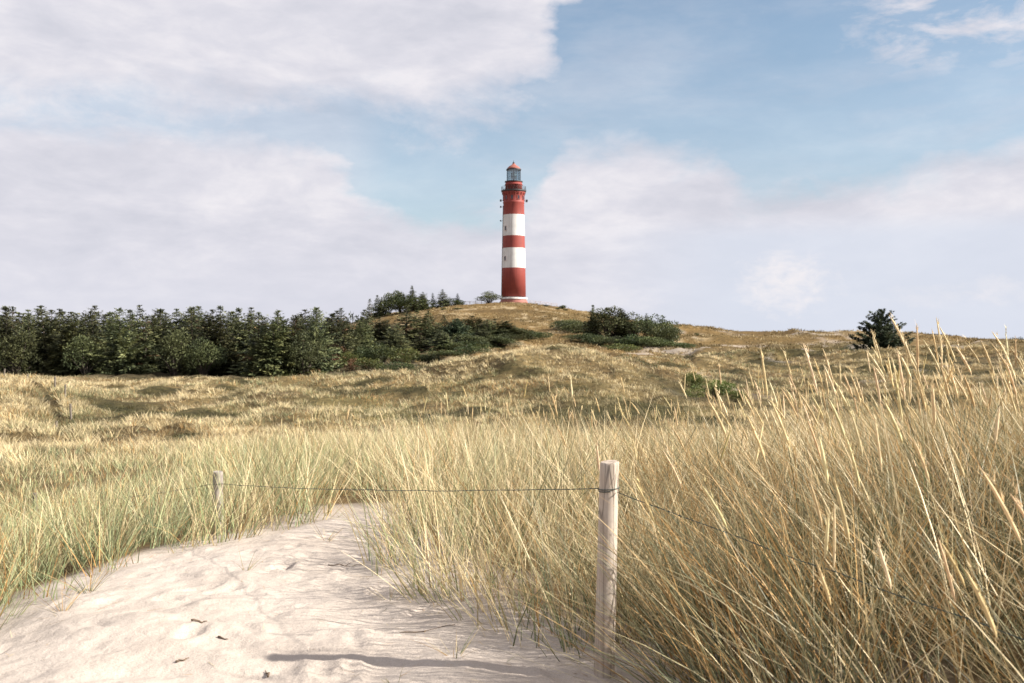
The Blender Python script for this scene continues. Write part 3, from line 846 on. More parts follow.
def sand_at(px, py):
    Y = 5.0
    for _ in range(30):
        x = (px - CX) / F * Y; Y = (EYE - h1(x, Y)) / ((py - CY) / F)
    x = (px - CX) / F * Y
    return Vector((x, Y, h1(x, Y)))
def twig(px, py, L, ang, label, r=.006, fork=True):
    p = sand_at(px, py); rd = random.Random(px)
    bm = bmesh.new()
    d = Vector((math.cos(ang), math.sin(ang), 0)); s = Vector((-d.y, d.x, 0))
    pts = []
    for k in range(7):
        t = k / 6 - .5
        q = d * L * t + s * rd.uniform(-.012, .012)
        q.z = h1(p.x + q.x, p.y + q.y) - p.z + r * .8 + .003 * math.sin(k * 1.3)
        pts.append(q)
    ring_tube(bm, pts, [r * (1 - .6 * k / 6) for k in range(7)], 6)
    if fork:
        f = [pts[3], pts[3] + d * L * .18 + s * L * .14 + Vector((0, 0, .02)), pts[3] + d * L * .3 + s * L * .3 + Vector((0, 0, .012))]
        ring_tube(bm, f, [r * .6, r * .5, r * .2], 5)
    o = obj('twig', bm_mesh('twig', bm, True), M_twig); o.location = p
    tag(o, label, 'twig', 'dark twigs on the sand')
twig(199, 625, .085, .3, 'dark bent twig in a hollow at the middle of the bright sand', .007, False)
twig(223, 639, .07, -.6, 'short dark twig just right of the bent one', .006, False)
twig(182, 661, .075, .9, 'dark twig in the lower left sand, below the other two', .006, False)
twig(268, 676, .06, 2.0, 'dark stub of twig at the bottom edge of the bright sand', .006, False)
twig(345, 566, .24, .15, 'thin straw coloured twig lying near the shade of the grass bank', .004)
twig(425, 632, .34, .3, 'long pale stalk lying in shaded sand left of the tall post', .004, False)
lit = Buf()
def sand_litter():
    n = 5200
    x = rng.uniform(-3.6, 1.2, n); y = rng.uniform(3.9, 10.2, n)
    sd = sand_sd(x, y)
    e = np.exp(-np.abs(sd) / .28)
    keep = (sd > -.25) & (rng.random(n) < .04 + .5 * e + .25 * (x > -1.2) * e ** .4)
    x, y = x[keep], y[keep]; n = len(x)
    B = np.stack([x, y, H(x, y) + rng.uniform(.002, .012, n)], 1)
    c0, c1 = pick_cols(n, np.full(n, .04), np.full(n, .45)); dk = rng.random(n) < .3
    c0[dk] *= .35; c1[dk] *= .35
    blades(lit, B, rng.uniform(0, 2 * PI, n), rng.uniform(1.38, 1.6, n), rng.uniform(.03, .2, n) * rng.uniform(.3, 1, n), rng.uniform(.0025, .006, n), np.zeros(n), 2, c0, c1, face=rng.uniform(0, 2 * PI, n))
sand_litter()
o = obj('grass_litter', lit.mesh('grass_litter'), M_grass)
tag(o, 'scattered dead grass bits and specks lying over the bare sand', 'litter', kind='stuff')
# ------------------------------------------------------------------ lighthouse
def lighthouse():
    X, Y = (513.7 - CX) / F * 301, 301.0
    z0 = h1(X, Y) - .3
    T = lambda py: top_z(py, Y) - z0
    root = thing('lighthouse', 'tall round lighthouse with red and white bands on the grassy hill', 'lighthouse', (X, Y, z0))
    # shaft, banded paint on one mesh
    lv = [(296.9, 3.66, 0), (268.2, 3.52, 0), (248.4, 3.40, 1), (236.2, 3.32, 0), (215.2, 3.20, 1), (204, 3.14, 0), (203.4, 3.24, 0), (202.4, 3.24, 0), (201.8, 3.16, 0), (195, 3.16, 0), (193.6, 3.4, 0), (192.2, 3.55, 0)]
    prof = [(r, T(py)) for py, r, _ in lv]
    bm = bmesh.new(); lathe(bm, prof, 64, [lv[i + 1][2] for i in range(len(lv) - 1)], True)
    for f in bm.faces: f.smooth = len(f.verts) == 4
    obj('shaft', bm_mesh('shaft', bm), [M_red, M_white], root)
    bm = bmesh.new(); lathe(bm, [(4.25, 0), (4.2, T(301.5)), (3.95, T(301.3)), (3.9, T(299.6))], 64, None)
    obj('plinth', bm_mesh('plinth', bm), M_pink, root)
    bm = bmesh.new(); lathe(bm, [(3.92, T(299.58)), (4.15, T(299.4)), (4.15, T(297.9)), (3.6, T(297.5))], 64, None)
    obj('white_course', bm_mesh('white_course', bm), M_white, root)
    # gallery
    zg = T(192.2)
    bm = bmesh.new(); lathe(bm, [(3.3, zg - .05), (3.72, zg + .02), (3.78, zg + .22), (3.78, zg + .5), (2.4, zg + .52)], 64, None)
    obj('gallery', bm_mesh('gallery', bm), M_dark, root)
    zr = zg + .5
    rb = bmesh.new()
    for zz, r in ((zr + 1.05, .045), (zr + .7, .03), (zr + .35, .03)):
        pts = [Vector((3.68 * math.cos(2 * PI * k / 48), 3.68 * math.sin(2 * PI * k / 48), zz)) for k in range(49)]
        ring_tube(rb, pts, r, 6)
    rail = obj('railing', bm_mesh('railing', rb, True), M_dark, root)
    pb = bmesh.new(); ring_tube(pb, [Vector((0, 0, 0)), Vector((0, 0, 1.06))], .035, 6)
    pme = bm_mesh('baluster', pb)
    for k in range(24):
        a = 2 * PI * k / 24
        b_ = obj('baluster', pme, None if pme.materials else M_dark, rail); b_.location = (3.68 * math.cos(a), 3.68 * math.sin(a), zr)
    cb = bmesh.new()
    box(cb, (.22, 0, .45), (.44, .2, .3)); box(cb, (.12, 0, .12), (.24, .16, .5))
    cme = bm_mesh('console', cb)
    for k in range(20):
        a = 2 * PI * (k + .5) / 20
        c_ = obj('console', cme, None if cme.materials else M_red, root); c_.location = (3.12 * math.cos(a), 3.12 * math.sin(a), T(194.9) - .1); c_.rotation_euler = (0, 0, a)
    # watch room below the lantern
    bm = bmesh.new(); lathe(bm, [(2.55, zg + .5), (2.5, T(185.4)), (2.68, T(185.2)), (2.68, T(184.4)), (2.5, T(184.2)), (2.48, T(182.3))], 48, None)
    for f in bm.faces: f.smooth = len(f.verts) == 4
    obj('watch_room', bm_mesh('watch_room', bm), M_red, root)
    bm = bmesh.new(); lathe(bm, [(2.4, T(182.3) - .02), (2.72, T(182.2)), (2.72, T(181.5)), (2.0, T(181.4))], 48, None)
    obj('lantern_sill', bm_mesh('lantern_sill', bm), M_dark, root)
    zl0, zl1 = T(181.4), T(170.4)
    bm = bmesh.new(); lathe(bm, [(2.0, zl0), (2.0, zl1)], 16, None, False)
    lan = obj('lantern_glass', bm_mesh('lantern_glass', bm), M_glass, root)
    mb = bmesh.new()
    for k in range(16):
        a = 2 * PI * k / 16
        ring_tube(mb, [Vector((2.03 * math.cos(a), 2.03 * math.sin(a), zl0)), Vector((2.03 * math.cos(a), 2.03 * math.sin(a), zl1))], .05, 5)
    for zz in (zl0 + (zl1 - zl0) * .33, zl0 + (zl1 - zl0) * .67):
        ring_tube(mb, [Vector((2.03 * math.cos(2 * PI * k / 16), 2.03 * math.sin(2 * PI * k / 16), zz)) for k in range(17)], .035, 5)
    obj('mullion', bm_mesh('mullion', mb), M_dark, lan)
    bm = bmesh.new(); lathe(bm, [(.25, zl0), (.3, zl0 + .7), (.75, zl0 + .9), (.95, zl0 + 1.7), (.75, zl0 + 2.5), (.3, zl0 + 2.7), (.15, zl1)], 20, None)
    obj('lens', bm_mesh('lens', bm, True), simple_mat('lens_glass', (.10, .14, .14), .15, .3, 2), root)
    bm = bmesh.new(); lathe(bm, [(1.9, zl1 - .01), (2.26, zl1 + .02), (2.26, zl1 + .32), (2.1, zl1 + .36)], 48, None)
    obj('lantern_cornice', bm_mesh('lantern_cornice', bm), M_dark, root)
    zd = zl1 + .36
    bm = bmesh.new(); lathe(bm, [(2.1, zd), (1.9, zd + .35), (1.45, zd + .8), (.9, zd + 1.15), (.55, zd + 1.35), (.5, zd + 1.6), (.2, zd + 1.7)], 32, None)
    for f in bm.faces: f.smooth = len(f.verts) == 4
    dome = obj('roof', bm_mesh('roof', bm), M_copper, root)
    bm = bmesh.new(); bmesh.ops.create_uvsphere(bm, u_segments=16, v_segments=10, radius=.32, matrix=Matrix.Translation((0, 0, zd + 1.92)))
    ring_tube(bm, [Vector((0, 0, zd + 2.1)), Vector((0, 0, zd + 2.75))], .05, 6)
    obj('finial', bm_mesh('finial', bm, True), M_dark, dome)
    # windows: deep set, on the left front and front
    def window(ang, zc, rr, w=.7, h=1.25, fm=M_rail):
        wb = bmesh.new()
        box(wb, (0, 0, h / 2 + .05), (.22, w + .24, .12)); box(wb, (0, 0, -h / 2 - .06), (.3, w + .3, .12))
        for s in (-1, 1): box(wb, (0, s * (w / 2 + .06), 0), (.2, .12, h - .02))
        f_ = obj('window', bm_mesh('window', wb), fm, root)
        f_.location = (rr * math.cos(ang), rr * math.sin(ang), zc); f_.rotation_euler = (0, 0, ang)
        gb = bmesh.new(); box(gb, (.02, 0, 0), (.06, w, h))
        obj('pane', bm_mesh('pane', gb), M_pane, f_)
    for py, r in ((229, 3.27), (259, 3.47)): window(math.radians(-90 - 47), T(py), r)
    for k in range(10): window(2 * PI * (k + .25) / 10, T(198.3), 3.15, .6, 1.1, M_red)
    # navigation lights and brackets at the sides, the cable down the left flank
    def side_box(ang, py, rr, sz):
        b_ = bmesh.new(); ring_tube(b_, [Vector((0, 0, 0)), Vector((.75, 0, 0))], .06, 6)
        box(b_, (.75, 0, .05), (sz, sz, sz * 1.2))
        o_ = obj('side_lamp', bm_mesh('side_lamp', b_), M_dark, root)
        o_.location = (rr * math.cos(ang), rr * math.sin(ang), T(py)); o_.rotation_euler = (0, 0, ang)
    side_box(math.radians(180), 200.7, 3.15, .5); side_box(math.radians(184), 207.2, 3.15, .4); side_box(math.radians(182), 221, 3.2, .35)
    side_box(math.radians(2), 201, 3.15, .6)
    cb = bmesh.new()
    a = math.radians(180 + 8)
    ring_tube(cb, [Vector(((r + .06) * math.cos(a), (r + .06) * math.sin(a), T(py))) for py, r in ((296, 3.66), (268.2, 3.52), (248.4, 3.40), (236.2, 3.32), (215.2, 3.20), (206, 3.15))], .09, 6)
    obj('conduit', bm_mesh('conduit', cb), M_dark, root)
lighthouse()

def rail_fence(name, label, pxa, pxb, Y, h, mat, step=1.6, mid=2):
    xa, xb = (pxa - CX) / F * Y, (pxb - CX) / F * Y
    root = thing(name, label, 'fence', (xa, Y, h1(xa, Y)))
    z0 = root.location.z
    n = max(2, int((xb - xa) / step) + 1)
    tops = []
    for k in range(n):
        x = xa + (xb - xa) * k / (n - 1); z = h1(x, Y) - z0
        b = bmesh.new(); box(b, (x - xa, 0, z + h / 2 - .1), (.12, .12, h + .2)); obj('post', bm_mesh('post', b), mat, root)
        tops.append(Vector((x - xa, 0, z)))
    for j in range(mid):
        b = bmesh.new(); ring_tube(b, [t + Vector((0, -.08, h * (1 - .42 * j) - .08)) for t in tops], .055, 6); obj('rail', bm_mesh('rail', b), mat, root)
rail_fence('rail_fence', 'low pale railing along the hilltop right of the lighthouse', 530, 557, 298, 1.05, M_rail)
rail_fence('rail_fence', 'dark low railing on the hilltop left of the round tree', 464, 487, 297, 1.0, M_twig, 1.5)

# ------------------------------------------------------------------ trees
def tuft_quads(c, d, L, W, roll):
    """flat elongated sprays: centre start c, direction d (unit), length L, width W"""
    n = len(c)
    ref = np.stack([rng.normal(0, .5, n), rng.normal(0, .5, n), np.ones(n)], 1)
    s = np.cross(d, ref); s /= np.linalg.norm(s, axis=1)[:, None] + 1e-9
    a = c; b = c + d * (L * .45)[:, None] + s * (W * .5)[:, None]; e = c + d * L[:, None]; f = c + d * (L * .45)[:, None] - s * (W * .5)[:, None]
    P = np.stack([a, b, e, f], 1)
    return P

def conifer(seed, h, r, levels=26, droop=.25, irregular=.25, tops=1, dens=1.0, cmid=(.038, .055, .030), ctip=(.10, .115, .05), brown=.0, lowest=.04, spray=.42, upturn=.3, power=.85):
    rd = np.random.default_rng(seed)
    CC, DD, LL, WW, KK = [], [], [], [], []
    trunk_bm = bmesh.new()
    for tp in range(tops):
        ox = oy = 0.0; hh = h; rr = r
        if tp: 
            an = rd.uniform(0, 6.28); ox, oy = math.cos(an) * r * .45, math.sin(an) * r * .45; hh = h * rd.uniform(.72, .93); rr = r * .7
        ring_tube(trunk_bm, [Vector((ox * .2, oy * .2, -.4)), Vector((ox * .6, oy * .6, hh * .25)), Vector((ox, oy, hh * .6)), Vector((ox, oy, hh * .97))], [.02 * hh, .014 * hh, .007 * hh, .002 * hh], 7)
        for li in range(levels):
            t = lowest + (1 - lowest) * (li + rd.uniform(-.3, .3)) / levels
            t = min(max(t, .02), .995)
            nb = int(rd.integers(6, 10) * (1 if t < .8 else .7)) + 1
            for b in range(nb):
                a = 2 * PI * (b + rd.uniform(-.4, .4)) / nb + li * 1.3
                prof = (1 - t) ** power * (1 if t > .12 else .8 + t)
                prof *= min(1.0, (1 - t) / .15 + .16)
                L = rr * prof * rd.uniform(1 - irregular * 1.6, 1 + irregular) + .012 * h
                el = -droop * (1 - t) + .35 * t * t + rd.normal(0, .12)
                lobe = rd.random()
                z0 = t * hh
                steps = max(2, int(L / (spray * .5)))
                base = np.array(cmid) + (np.array(ctip) - np.array(cmid)) * (rd.random() ** 2)
                if rd.random() < brown: base = np.array([.15, .095, .05]) * rd.uniform(.7, 1.2)
                for s in range(steps):
                    f = (s + rd.uniform(.1, .9)) / steps
                    if f < .10 and t < .85: continue
                    x = L * f; zz = z0 + math.tan(el) * x + upturn * L * f * f * .5
                    c = np.array([ox + math.cos(a) * x, oy + math.sin(a) * x, zz])
                    k = int(rd.integers(4, 8) * dens + .5)
                    for q in range(k):
                        aa = a + rd.choice([-1, 1]) * rd.uniform(.15, 1.0); ee = el + rd.normal(-.02, .26)
                        d = np.array([math.cos(aa) * math.cos(ee), math.sin(aa) * math.cos(ee), math.sin(ee)])
                        CC.append(c + rd.normal(0, .05, 3)); DD.append(d)
                        LL.append(spray * rd.uniform(.6, 1.3) * (.5 + .75 * (1 - t))); WW.append(spray * rd.uniform(.32, .6) * (.5 + .6 * (1 - t)))
                        KK.append(base * rd.uniform(.75, 1.3) + (np.array(ctip) - np.array(cmid)) * max(0, f - .6) * .8)
        # leader
        for q in range(22):
            CC.append(np.array([ox, oy, hh * (.93 + .05 * q / 22)])); aa = rd.uniform(0, 6.28)
            DD.append(np.array([math.cos(aa) * .28, math.sin(aa) * .28, .95])); LL.append(spray * .7); WW.append(spray * .22); KK.append(np.array(cmid) * 1.3); LL[-1] *= (1.25 - .9 * q / 22)
    P = tuft_quads(np.array(CC), np.array(DD), np.array(LL), np.array(WW), None)
    n = len(P)
    K = np.repeat(np.array(KK), 4, axis=0)
    me = np_mesh('crown', P.reshape(-1, 3), np.arange(n * 4).reshape(n, 4), None, K)
    return me, bm_mesh('trunk', trunk_bm, True), n

def leafy(seed, lobes, leaf, per, cmid, ctip, trunk_h=1.0, brown=0.0):
    """lobes: (x, y, z, rx, ry, rz); leaves spread through each lobe, denser to its outside"""
    rd = np.random.default_rng(seed)
    PP, KK = [], []
    tb = bmesh.new()
    for (x, y, z, rx, ry, rz) in lobes:
        n = int(per * (rx * ry + rx * rz + ry * rz) / 3 / (leaf * leaf) * 2.2)
        v = rd.normal(0, 1, (n, 3)); v /= np.linalg.norm(v, axis=1)[:, None]
        rad = rd.uniform(.45, 1.0, n) ** .5 * (1 + .22 * (fbm(v[:, 0] * 2.2 + seed + x, v[:, 1] * 2.2 + v[:, 2] * 1.7, seed, 2) - .5) * 2)
        c = v * rad[:, None] * np.array([rx, ry, rz]) + np.array([x, y, z])
        ok = c[:, 2] > -.05
        c, v = c[ok], v[ok]; n = len(c)
        d = v + rd.normal(0, .6, (n, 3)) + np.array([0, 0, .35]); d /= np.linalg.norm(d, axis=1)[:, None]
        P = tuft_quads(c, d, leaf * rd.uniform(.7, 1.5, n), leaf * rd.uniform(.45, .8, n), None)
        base = np.array(cmid) + (np.array(ctip) - np.array(cmid)) * rd.random()
        K = base * rd.uniform(.65, 1.4, (n, 1))
        br = rd.random(n) < brown
        K[br] = np.array([.20, .10, .05]) * rd.uniform(.7, 1.2, (br.sum(), 1))
        PP.append(P.reshape(-1, 3)); KK.append(np.repeat(K, 4, axis=0))
        ring_tube(tb, [Vector((x * .1, y * .1, -.3)), Vector((x * .4, y * .4, z * .45)), Vector((x, y, z))], [.05 * trunk_h, .035 * trunk_h, .012 * trunk_h], 6)
    V = np.concatenate(PP); n = len(V) // 4
    return np_mesh('crown', V, np.arange(n * 4).reshape(n, 4), None, np.concatenate(KK)), bm_mesh('trunk', tb, True), n

def rand_lobes(seed, w, h, n, flat=1.0, base=0.0):
    rd = np.random.default_rng(seed); L = []
    for i in range(n):
        a = rd.uniform(0, 2 * PI); q = rd.random() ** .5
        t = rd.random()
        x = math.cos(a) * q * w * .5 * .75; y = math.sin(a) * q * w * .5 * .75
        z = base + (h - base) * (.22 + .62 * t * (1 - .55 * q * q))
        s = rd.uniform(.6, 1.1)
        L.append((x, y, z, w * .23 * s, w * .23 * s, (h - base) * .24 * s * flat))
    return L

KIND = {}
def make_kind(key, name, cat, crown, trunk, matc, h, w):
    KIND[key] = dict(name=name, cat=cat, crown=crown, trunk=trunk, mat=matc, h=h, w=w)
DKC, DKT = (.050, .062, .033), (.175, .182, .082)
cnt = 0
for key, kw in {
    'spruceA': dict(seed=1, h=8, r=2.3, power=1.0, levels=27, droop=.25),
    'spruceB': dict(seed=2, h=8, r=3.1, levels=25, droop=.35, irregular=.38, power=1.0, brown=.05),
    'spruceC': dict(seed=3, h=8, r=2.5, levels=24, power=.95, tops=2, irregular=.35),
    'spruceD': dict(seed=4, h=8, r=3.2, levels=24, droop=.12, irregular=.42, power=.65),
    'spruceE': dict(seed=5, h=8, r=1.9, levels=24, power=.9, droop=.2, irregular=.4, brown=.16, dens=.85),
    'spruceF': dict(seed=6, h=8, r=2.4, levels=22, tops=3, irregular=.4, power=.6, ctip=(.12, .12, .05), cmid=(.045, .055, .026)),
}.items():
    kw.setdefault('cmid', DKC); kw.setdefault('ctip', DKT)
    cr, tr, n = conifer(**kw); cnt += n
    make_kind(key, 'spruce_tree', 'tree', cr, tr, M_needle, 8.0, kw['r'] * 2)
cr, tr, n = conifer(31, 9.6, .95, levels=22, droop=.1, irregular=.55, dens=.7, cmid=(.03, .04, .03), ctip=(.06, .07, .04)); cnt += n
make_kind('spire', 'spruce_tree', 'tree', cr, tr, M_needle, 9.6, 1.9)
cr, tr, n = conifer(8, 5.6, 3.8, levels=24, droop=.04, irregular=.34, tops=1, dens=1.9, cmid=(.036, .052, .034), ctip=(.095, .118, .066), spray=.40, upturn=.5, power=.74, lowest=.04); cnt += n
make_kind('lone', 'spruce_tree', 'tree', cr, tr, M_needle, 5.6, 7.4)
PIN, PINT = (.046, .058, .027), (.10, .112, .045)
for key, (sd_, w, h, nl) in {'pineA': (21, 5.5, 6, 16), 'pineB': (22, 6.5, 5, 18)}.items():
    cr, tr, n = leafy(sd_, rand_lobes(sd_, w, h, nl), .26, 5.5, PIN, PINT, 2.0); cnt += n
    make_kind(key, 'pine_tree', 'tree', cr, tr, M_needle, h, w)
for key, (sd_, w, h, nl, c0, c1, br) in {
    'bushA': (23, 6, 3, 14, (.038, .055, .022), (.09, .105, .035), 0), 'bushB': (24, 5, 2.2, 12, (.05, .065, .022), (.115, .12, .036), .04),
    'bushC': (25, 4, 2, 10, (.10, .07, .035), (.17, .105, .05), .35), 'bushD': (26, 7, 2.6, 16, (.046, .06, .024), (.105, .118, .042), 0)}.items():
    cr, tr, n = leafy(sd_, rand_lobes(sd_, w, h, nl, 1.1), .24, 5.5, c0, c1, 1.2, br); cnt += n
    make_kind(key, 'shrub', 'shrub', cr, tr, M_leaf, h, w)
cr, tr, n = leafy(27, rand_lobes(27, 5.2, 4.6, 15, 1.0, 1.0), .22, 5.0, (.05, .06, .028), (.10, .115, .05), 2.2); cnt += n
make_kind('round', 'broadleaf_tree', 'tree', cr, tr, M_leaf, 4.8, 5.2)
cr, tr, n = leafy(28, rand_lobes(28, 3.2, 1.6, 14, 1.1), .11, 5.0, (.07, .10, .026), (.15, .185, .048), .6); cnt += n
make_kind('rose', 'shrub', 'shrub', cr, tr, M_leaf, 1.6, 3.2)
print('foliage quads in kinds', cnt)

_first = {}
def plant(key, px, Y, toppy, label, group, wscale=1.0, rot=None, sink=.05, wpx=None):
    k = KIND[key]
    x, y, z = at(px, Y)
    hgt = max(.5, top_z(toppy, Y) - z)
    s = hgt / k['h']
    if wpx: wscale = wpx / F * Y / (k['w'] * s)
    if key not in _first:
        r = thing(k['name'], label, k['cat'], group=group)
        a = obj('crown', k['crown'], k['mat'], r); b = obj('trunk', k['trunk'], M_bark, r)
        _first[key] = (r, a, b)
    else:
        r0, a0, b0 = _first[key]
        r = r0.copy(); C.objects.link(r); tag(r, label, k['cat'], group)
        for c0 in (a0, b0):
            c = c0.copy(); C.objects.link(c); c.parent = r
    r.location = (x, y, z - sink)
    r.rotation_euler = (rng.normal(0, .045), rng.normal(0, .045), rng.uniform(0, 2 * PI) if rot is None else rot)
    e_ = rng.uniform(.86, 1.16); r.scale = (s * wscale * e_, s * wscale / e_, s)
    return r

ORD = 'first second third fourth fifth sixth seventh eighth ninth tenth eleventh twelfth thirteenth fourteenth fifteenth sixteenth seventeenth eighteenth nineteenth twentieth'.split()
FR = [(-14, 304, 'spruceA', 1.1, 'dark spruce'), (6, 303, 'spruceC', 1, 'twin topped spruce'), (30, 306, 'spruceD', .75, 'broad dark spruce'), (49, 307, 'spruceA', 1, 'slim dark spruce'),
      (73, 306, 'spruceF', 1, 'brownish bushy spruce'), (97, 311, 'spruceA', .9, 'slightly lower spruce'), (122, 303, 'spruceD', .85, 'big skirted spruce'), (144, 310, 'spruceE', 1, 'thin brownish spruce'),
      (160, 308, 'spruceC', .9, 'twin topped spruce'), (192, 307, 'spruceB', 1.05, 'big dark layered spruce'), (218, 308, 'spruceF', .9, 'dense many topped spruce'), (240, 307, 'spruceC', 1, 'bushy twin topped spruce'),
      (258, 309, 'spruceE', 1.1, 'sparse brownish spruce'), (276, 306, 'spruceF', 1.0, 'dense dark spruce'), (295, 310, 'spruceE', 1.2, 'thin greyish spruce'), (317, 306, 'spruceD', .75, 'wide rounded spruce')]
for i, (px, ty, key, ws, look) in enumerate(FR):
    plant(key, px, 107 + rng.uniform(-3, 5), ty + rng.uniform(-3, 7), f'{look}, {ORD[i]} from the left in the front row of the forest', 'front row of the spruce forest', ws * 1.28)
for i, px in enumerate(np.arange(-45, 345, 15.5)):
    plant(['spruceA', 'spruceD', 'spruceF', 'spruceC', 'spruceE', 'spruceB', 'spruceF'][i % 7], px + rng.uniform(-5, 5), 120 + rng.uniform(-4, 8), 309 + rng.uniform(-5.5, 8), 'spruce top showing in the gaps behind the front row of the dark forest', 'rear spruces of the forest', 1.2)
for i, px in enumerate(np.arange(-40, 362, 19.)):
    plant(['spruceF', 'spruceC', 'spruceD', 'spruceB'][i % 4], px + rng.uniform(-6, 6), 138 + rng.uniform(-4, 8), 311 + rng.uniform(-5, 5.5), 'spruce top showing in the gaps behind the front row of the dark forest', 'rear spruces of the forest', 1.4)

for px, ty, key, ws, lab in [
    (17, 329, 'pineA', 1.0, 'round olive pine in the forest front near the left edge'),
    (85, 333, 'pineA', 1.0, 'round olive pine in the forest front, left of the big skirted spruce'),
    (174, 326, 'pineA', .9, 'round olive pine in the forest front, left of the big layered spruce'),
    (204, 338, 'pineB', .9, 'lowest broad pine in the middle of the forest front'),
    (266, 331, 'pineA', .9, 'round olive pine in the forest front, right of the sparse brownish spruce'),
    (304, 334, 'pineB', .8, 'broad low pine at the left foot of the wide rounded spruce')]:
    plant(key, px, 104, ty, lab, 'round pines in the forest front', ws)
MG = 'trees on the slope left of the lighthouse'
for px, Y, ty, key, ws, lab in [
    (336, 135, 312, 'spruceF', 30, 'yellowish bushy spruce where the forest edge meets the hill'),
    (352, 138, 315, 'pineB', 30, 'rounded dark pine at the right end of the forest'),
    (364, 150, 309, 'spruceA', 26, 'dark spruce below the bare sandy shoulder of the hill'),
    (368, 205, 298, 'spruceE', 13, 'thin leaning spruce highest on the left flank of the hill'),
    (388, 160, 319, 'spruceB', 26, 'dark spruce squeezed left of the biggest slope spruce'),
    (406, 150, 304.5, 'spruceB', 46, 'biggest broad dark spruce on the slope below the hilltop trees'),
    (429, 158, 310, 'spruceA', 24, 'narrow dark spruce right against the biggest slope spruce'),
    (446, 158, 314, 'spruceB', 24, 'feathery spruce third down from the hilltop on the slope'),
    (474, 160, 315, 'spruceF', 32, 'knobbly topped pine in the middle of the slope trees'),
    (461, 155, 324, 'pineA', 26, 'low olive pine between the feathery spruce and the knobbly pine'),
    (496, 158, 318, 'spruceF', 34, 'dome shaped dark pine near the right end of the slope trees'),
    (512, 160, 326, 'pineB', 30, 'lower dark pine right of the dome shaped pine'),
    (528, 165, 329.5, 'bushD', 30, 'low dark shrub at the right end of the slope trees'),
    (484, 146, 327, 'spruceC', 26, 'dark spruce in front of the knobbly pine'),
    (420, 140, 331, 'spruceE', 18, 'pale dried spruce in front of the biggest slope spruce'),
    (440, 140, 329, 'spruceC', 26, 'squat dark spruce right of the pale dried spruce'),
    (464, 138, 341, 'bushA', 34, 'rounded shrub below the low olive pine'),
    (377, 150, 326, 'spruceB', 26, 'lower dark spruce leaning on the left side of the biggest slope spruce'),
    (394, 143, 324, 'spruceD', 28, 'dark spruce filling the gap in front of the biggest slope spruce'),
    (437, 150, 322, 'spruceD', 26, 'dark spruce between the narrow spruce and the feathery spruce'),
    (458, 150, 318, 'lone', 26, 'compact dark spruce just right of the feathery spruce'),
    (507, 150, 333, 'pineB', 30, 'low dark pine below the dome shaped pine'),
    (350, 130, 331, 'pineA', 36, 'olive pine above the rusty brown shrubs'),
    (382, 152, 316, 'spruceF', 28, 'many topped spruce at the upper left of the slope trees'),
    (417, 152, 309, 'spruceC', 26, 'twin topped spruce between the biggest slope spruce and the narrow one'),
    (453, 156, 318, 'spruceF', 28, 'many topped spruce just behind the feathery spruce'),
    (488, 156, 319, 'spruceD', 30, 'broad spruce between the knobbly pine and the dome shaped pine'),
    (506, 158, 321, 'spruceC', 26, 'twin topped spruce right beside the dome shaped pine'),
    (519, 160, 327, 'pineA', 28, 'small round pine just left of the last low shrub'),
    (470, 142, 333, 'pineA', 34, 'wide olive pine in the lower middle of the slope trees'),
    (498, 146, 335, 'pineA', 32, 'wide dark pine just above the tufted crest')]:
    plant(key, px, Y, ty, lab, MG, wpx=ws * 1.42)
BG = 'green bushes at the foot of the slope'
for px, Y, ty, key, ws, lab in [
    (362, 122, 347, 'bushA', 40, 'mid green rounded bush at the foot of the forest edge'),
    (384, 122, 343, 'bushA', 46, 'large bright green bush below the biggest slope spruce'),
    (404, 120, 348, 'bushB', 40, 'yellow green bush right of the large bright one'),
    (425, 122, 352, 'bushD', 44, 'dark low bush behind the tufted ridge'),
    (346, 116, 352, 'bushB', 30, 'olive bush beside the rusty brown shrubs'),
    (331, 114, 354, 'bushC', 20, 'rusty brown shrub at the edge of the forest, the taller of two'),
    (353, 113, 358, 'bushC', 16, 'rusty brown shrub at the edge of the forest, the smaller of two'),
    (372, 111, 358, 'bushB', 40, 'low olive bush close above the tufted ridge'),
    (398, 110, 361, 'bushA', 44, 'low green bush close above the tufted ridge'),
    (306, 105, 366, 'bushB', 52, 'flat yellow green bush under the wide rounded spruce'),
    (281, 104, 368, 'bushB', 50, 'flattest yellow green bush along the forest foot'),
    (256, 104, 369, 'bushA', 44, 'dark green low bush along the forest foot'),
    (450, 120, 349, 'bushD', 44, 'dark bush tucked behind the rising ridge'),
    (474, 122, 344, 'bushA', 40, 'green bush behind the highest end of the tufted ridge')]:
    plant(key, px, Y, ty, lab, BG, wpx=ws)
HG = 'trees on the hilltop left of the lighthouse'
for px, Y, ty, key, ws, lab in [
    (378, 282, 294.5, 'spruceC', 13, 'small dark spruce at the left end of the hilltop trees'),
    (389, 284, 292, 'pineA', 14, 'round crowned tree second from the left end of the hilltop trees'),
    (400, 286, 289, 'pineA', 14, 'taller round crowned tree in the middle of the hilltop trees'),
    (413, 284, 285, 'spruceA', 13, 'pointed tallest spruce of the hilltop trees'),
    (423, 286, 291.5, 'spruceF', 12, 'bushy spruce right of the pointed tallest one'),
    (407, 280, 296, 'bushA', 44, 'low dark bush under the hilltop trees'),
    (433.5, 290, 292.5, 'spire', 5, 'spindly little conifer left of the dark hilltop spruce'),
    (443, 291, 289, 'spruceB', 16, 'dark pyramid spruce standing apart on the hilltop'),
    (451, 292, 298, 'bushA', 18, 'low bush right of the dark pyramid spruce'),
    (458, 292, 293, 'spire', 5, 'spindly dead looking conifer right of the dark pyramid spruce'),
    (489, 290, 289.5, 'round', 19, 'small round broadleaf tree just left of the lighthouse foot')]:
    plant(key, px, Y, ty, lab, HG, wpx=ws * 1.45)
SG = 'small shrubs on the hill'
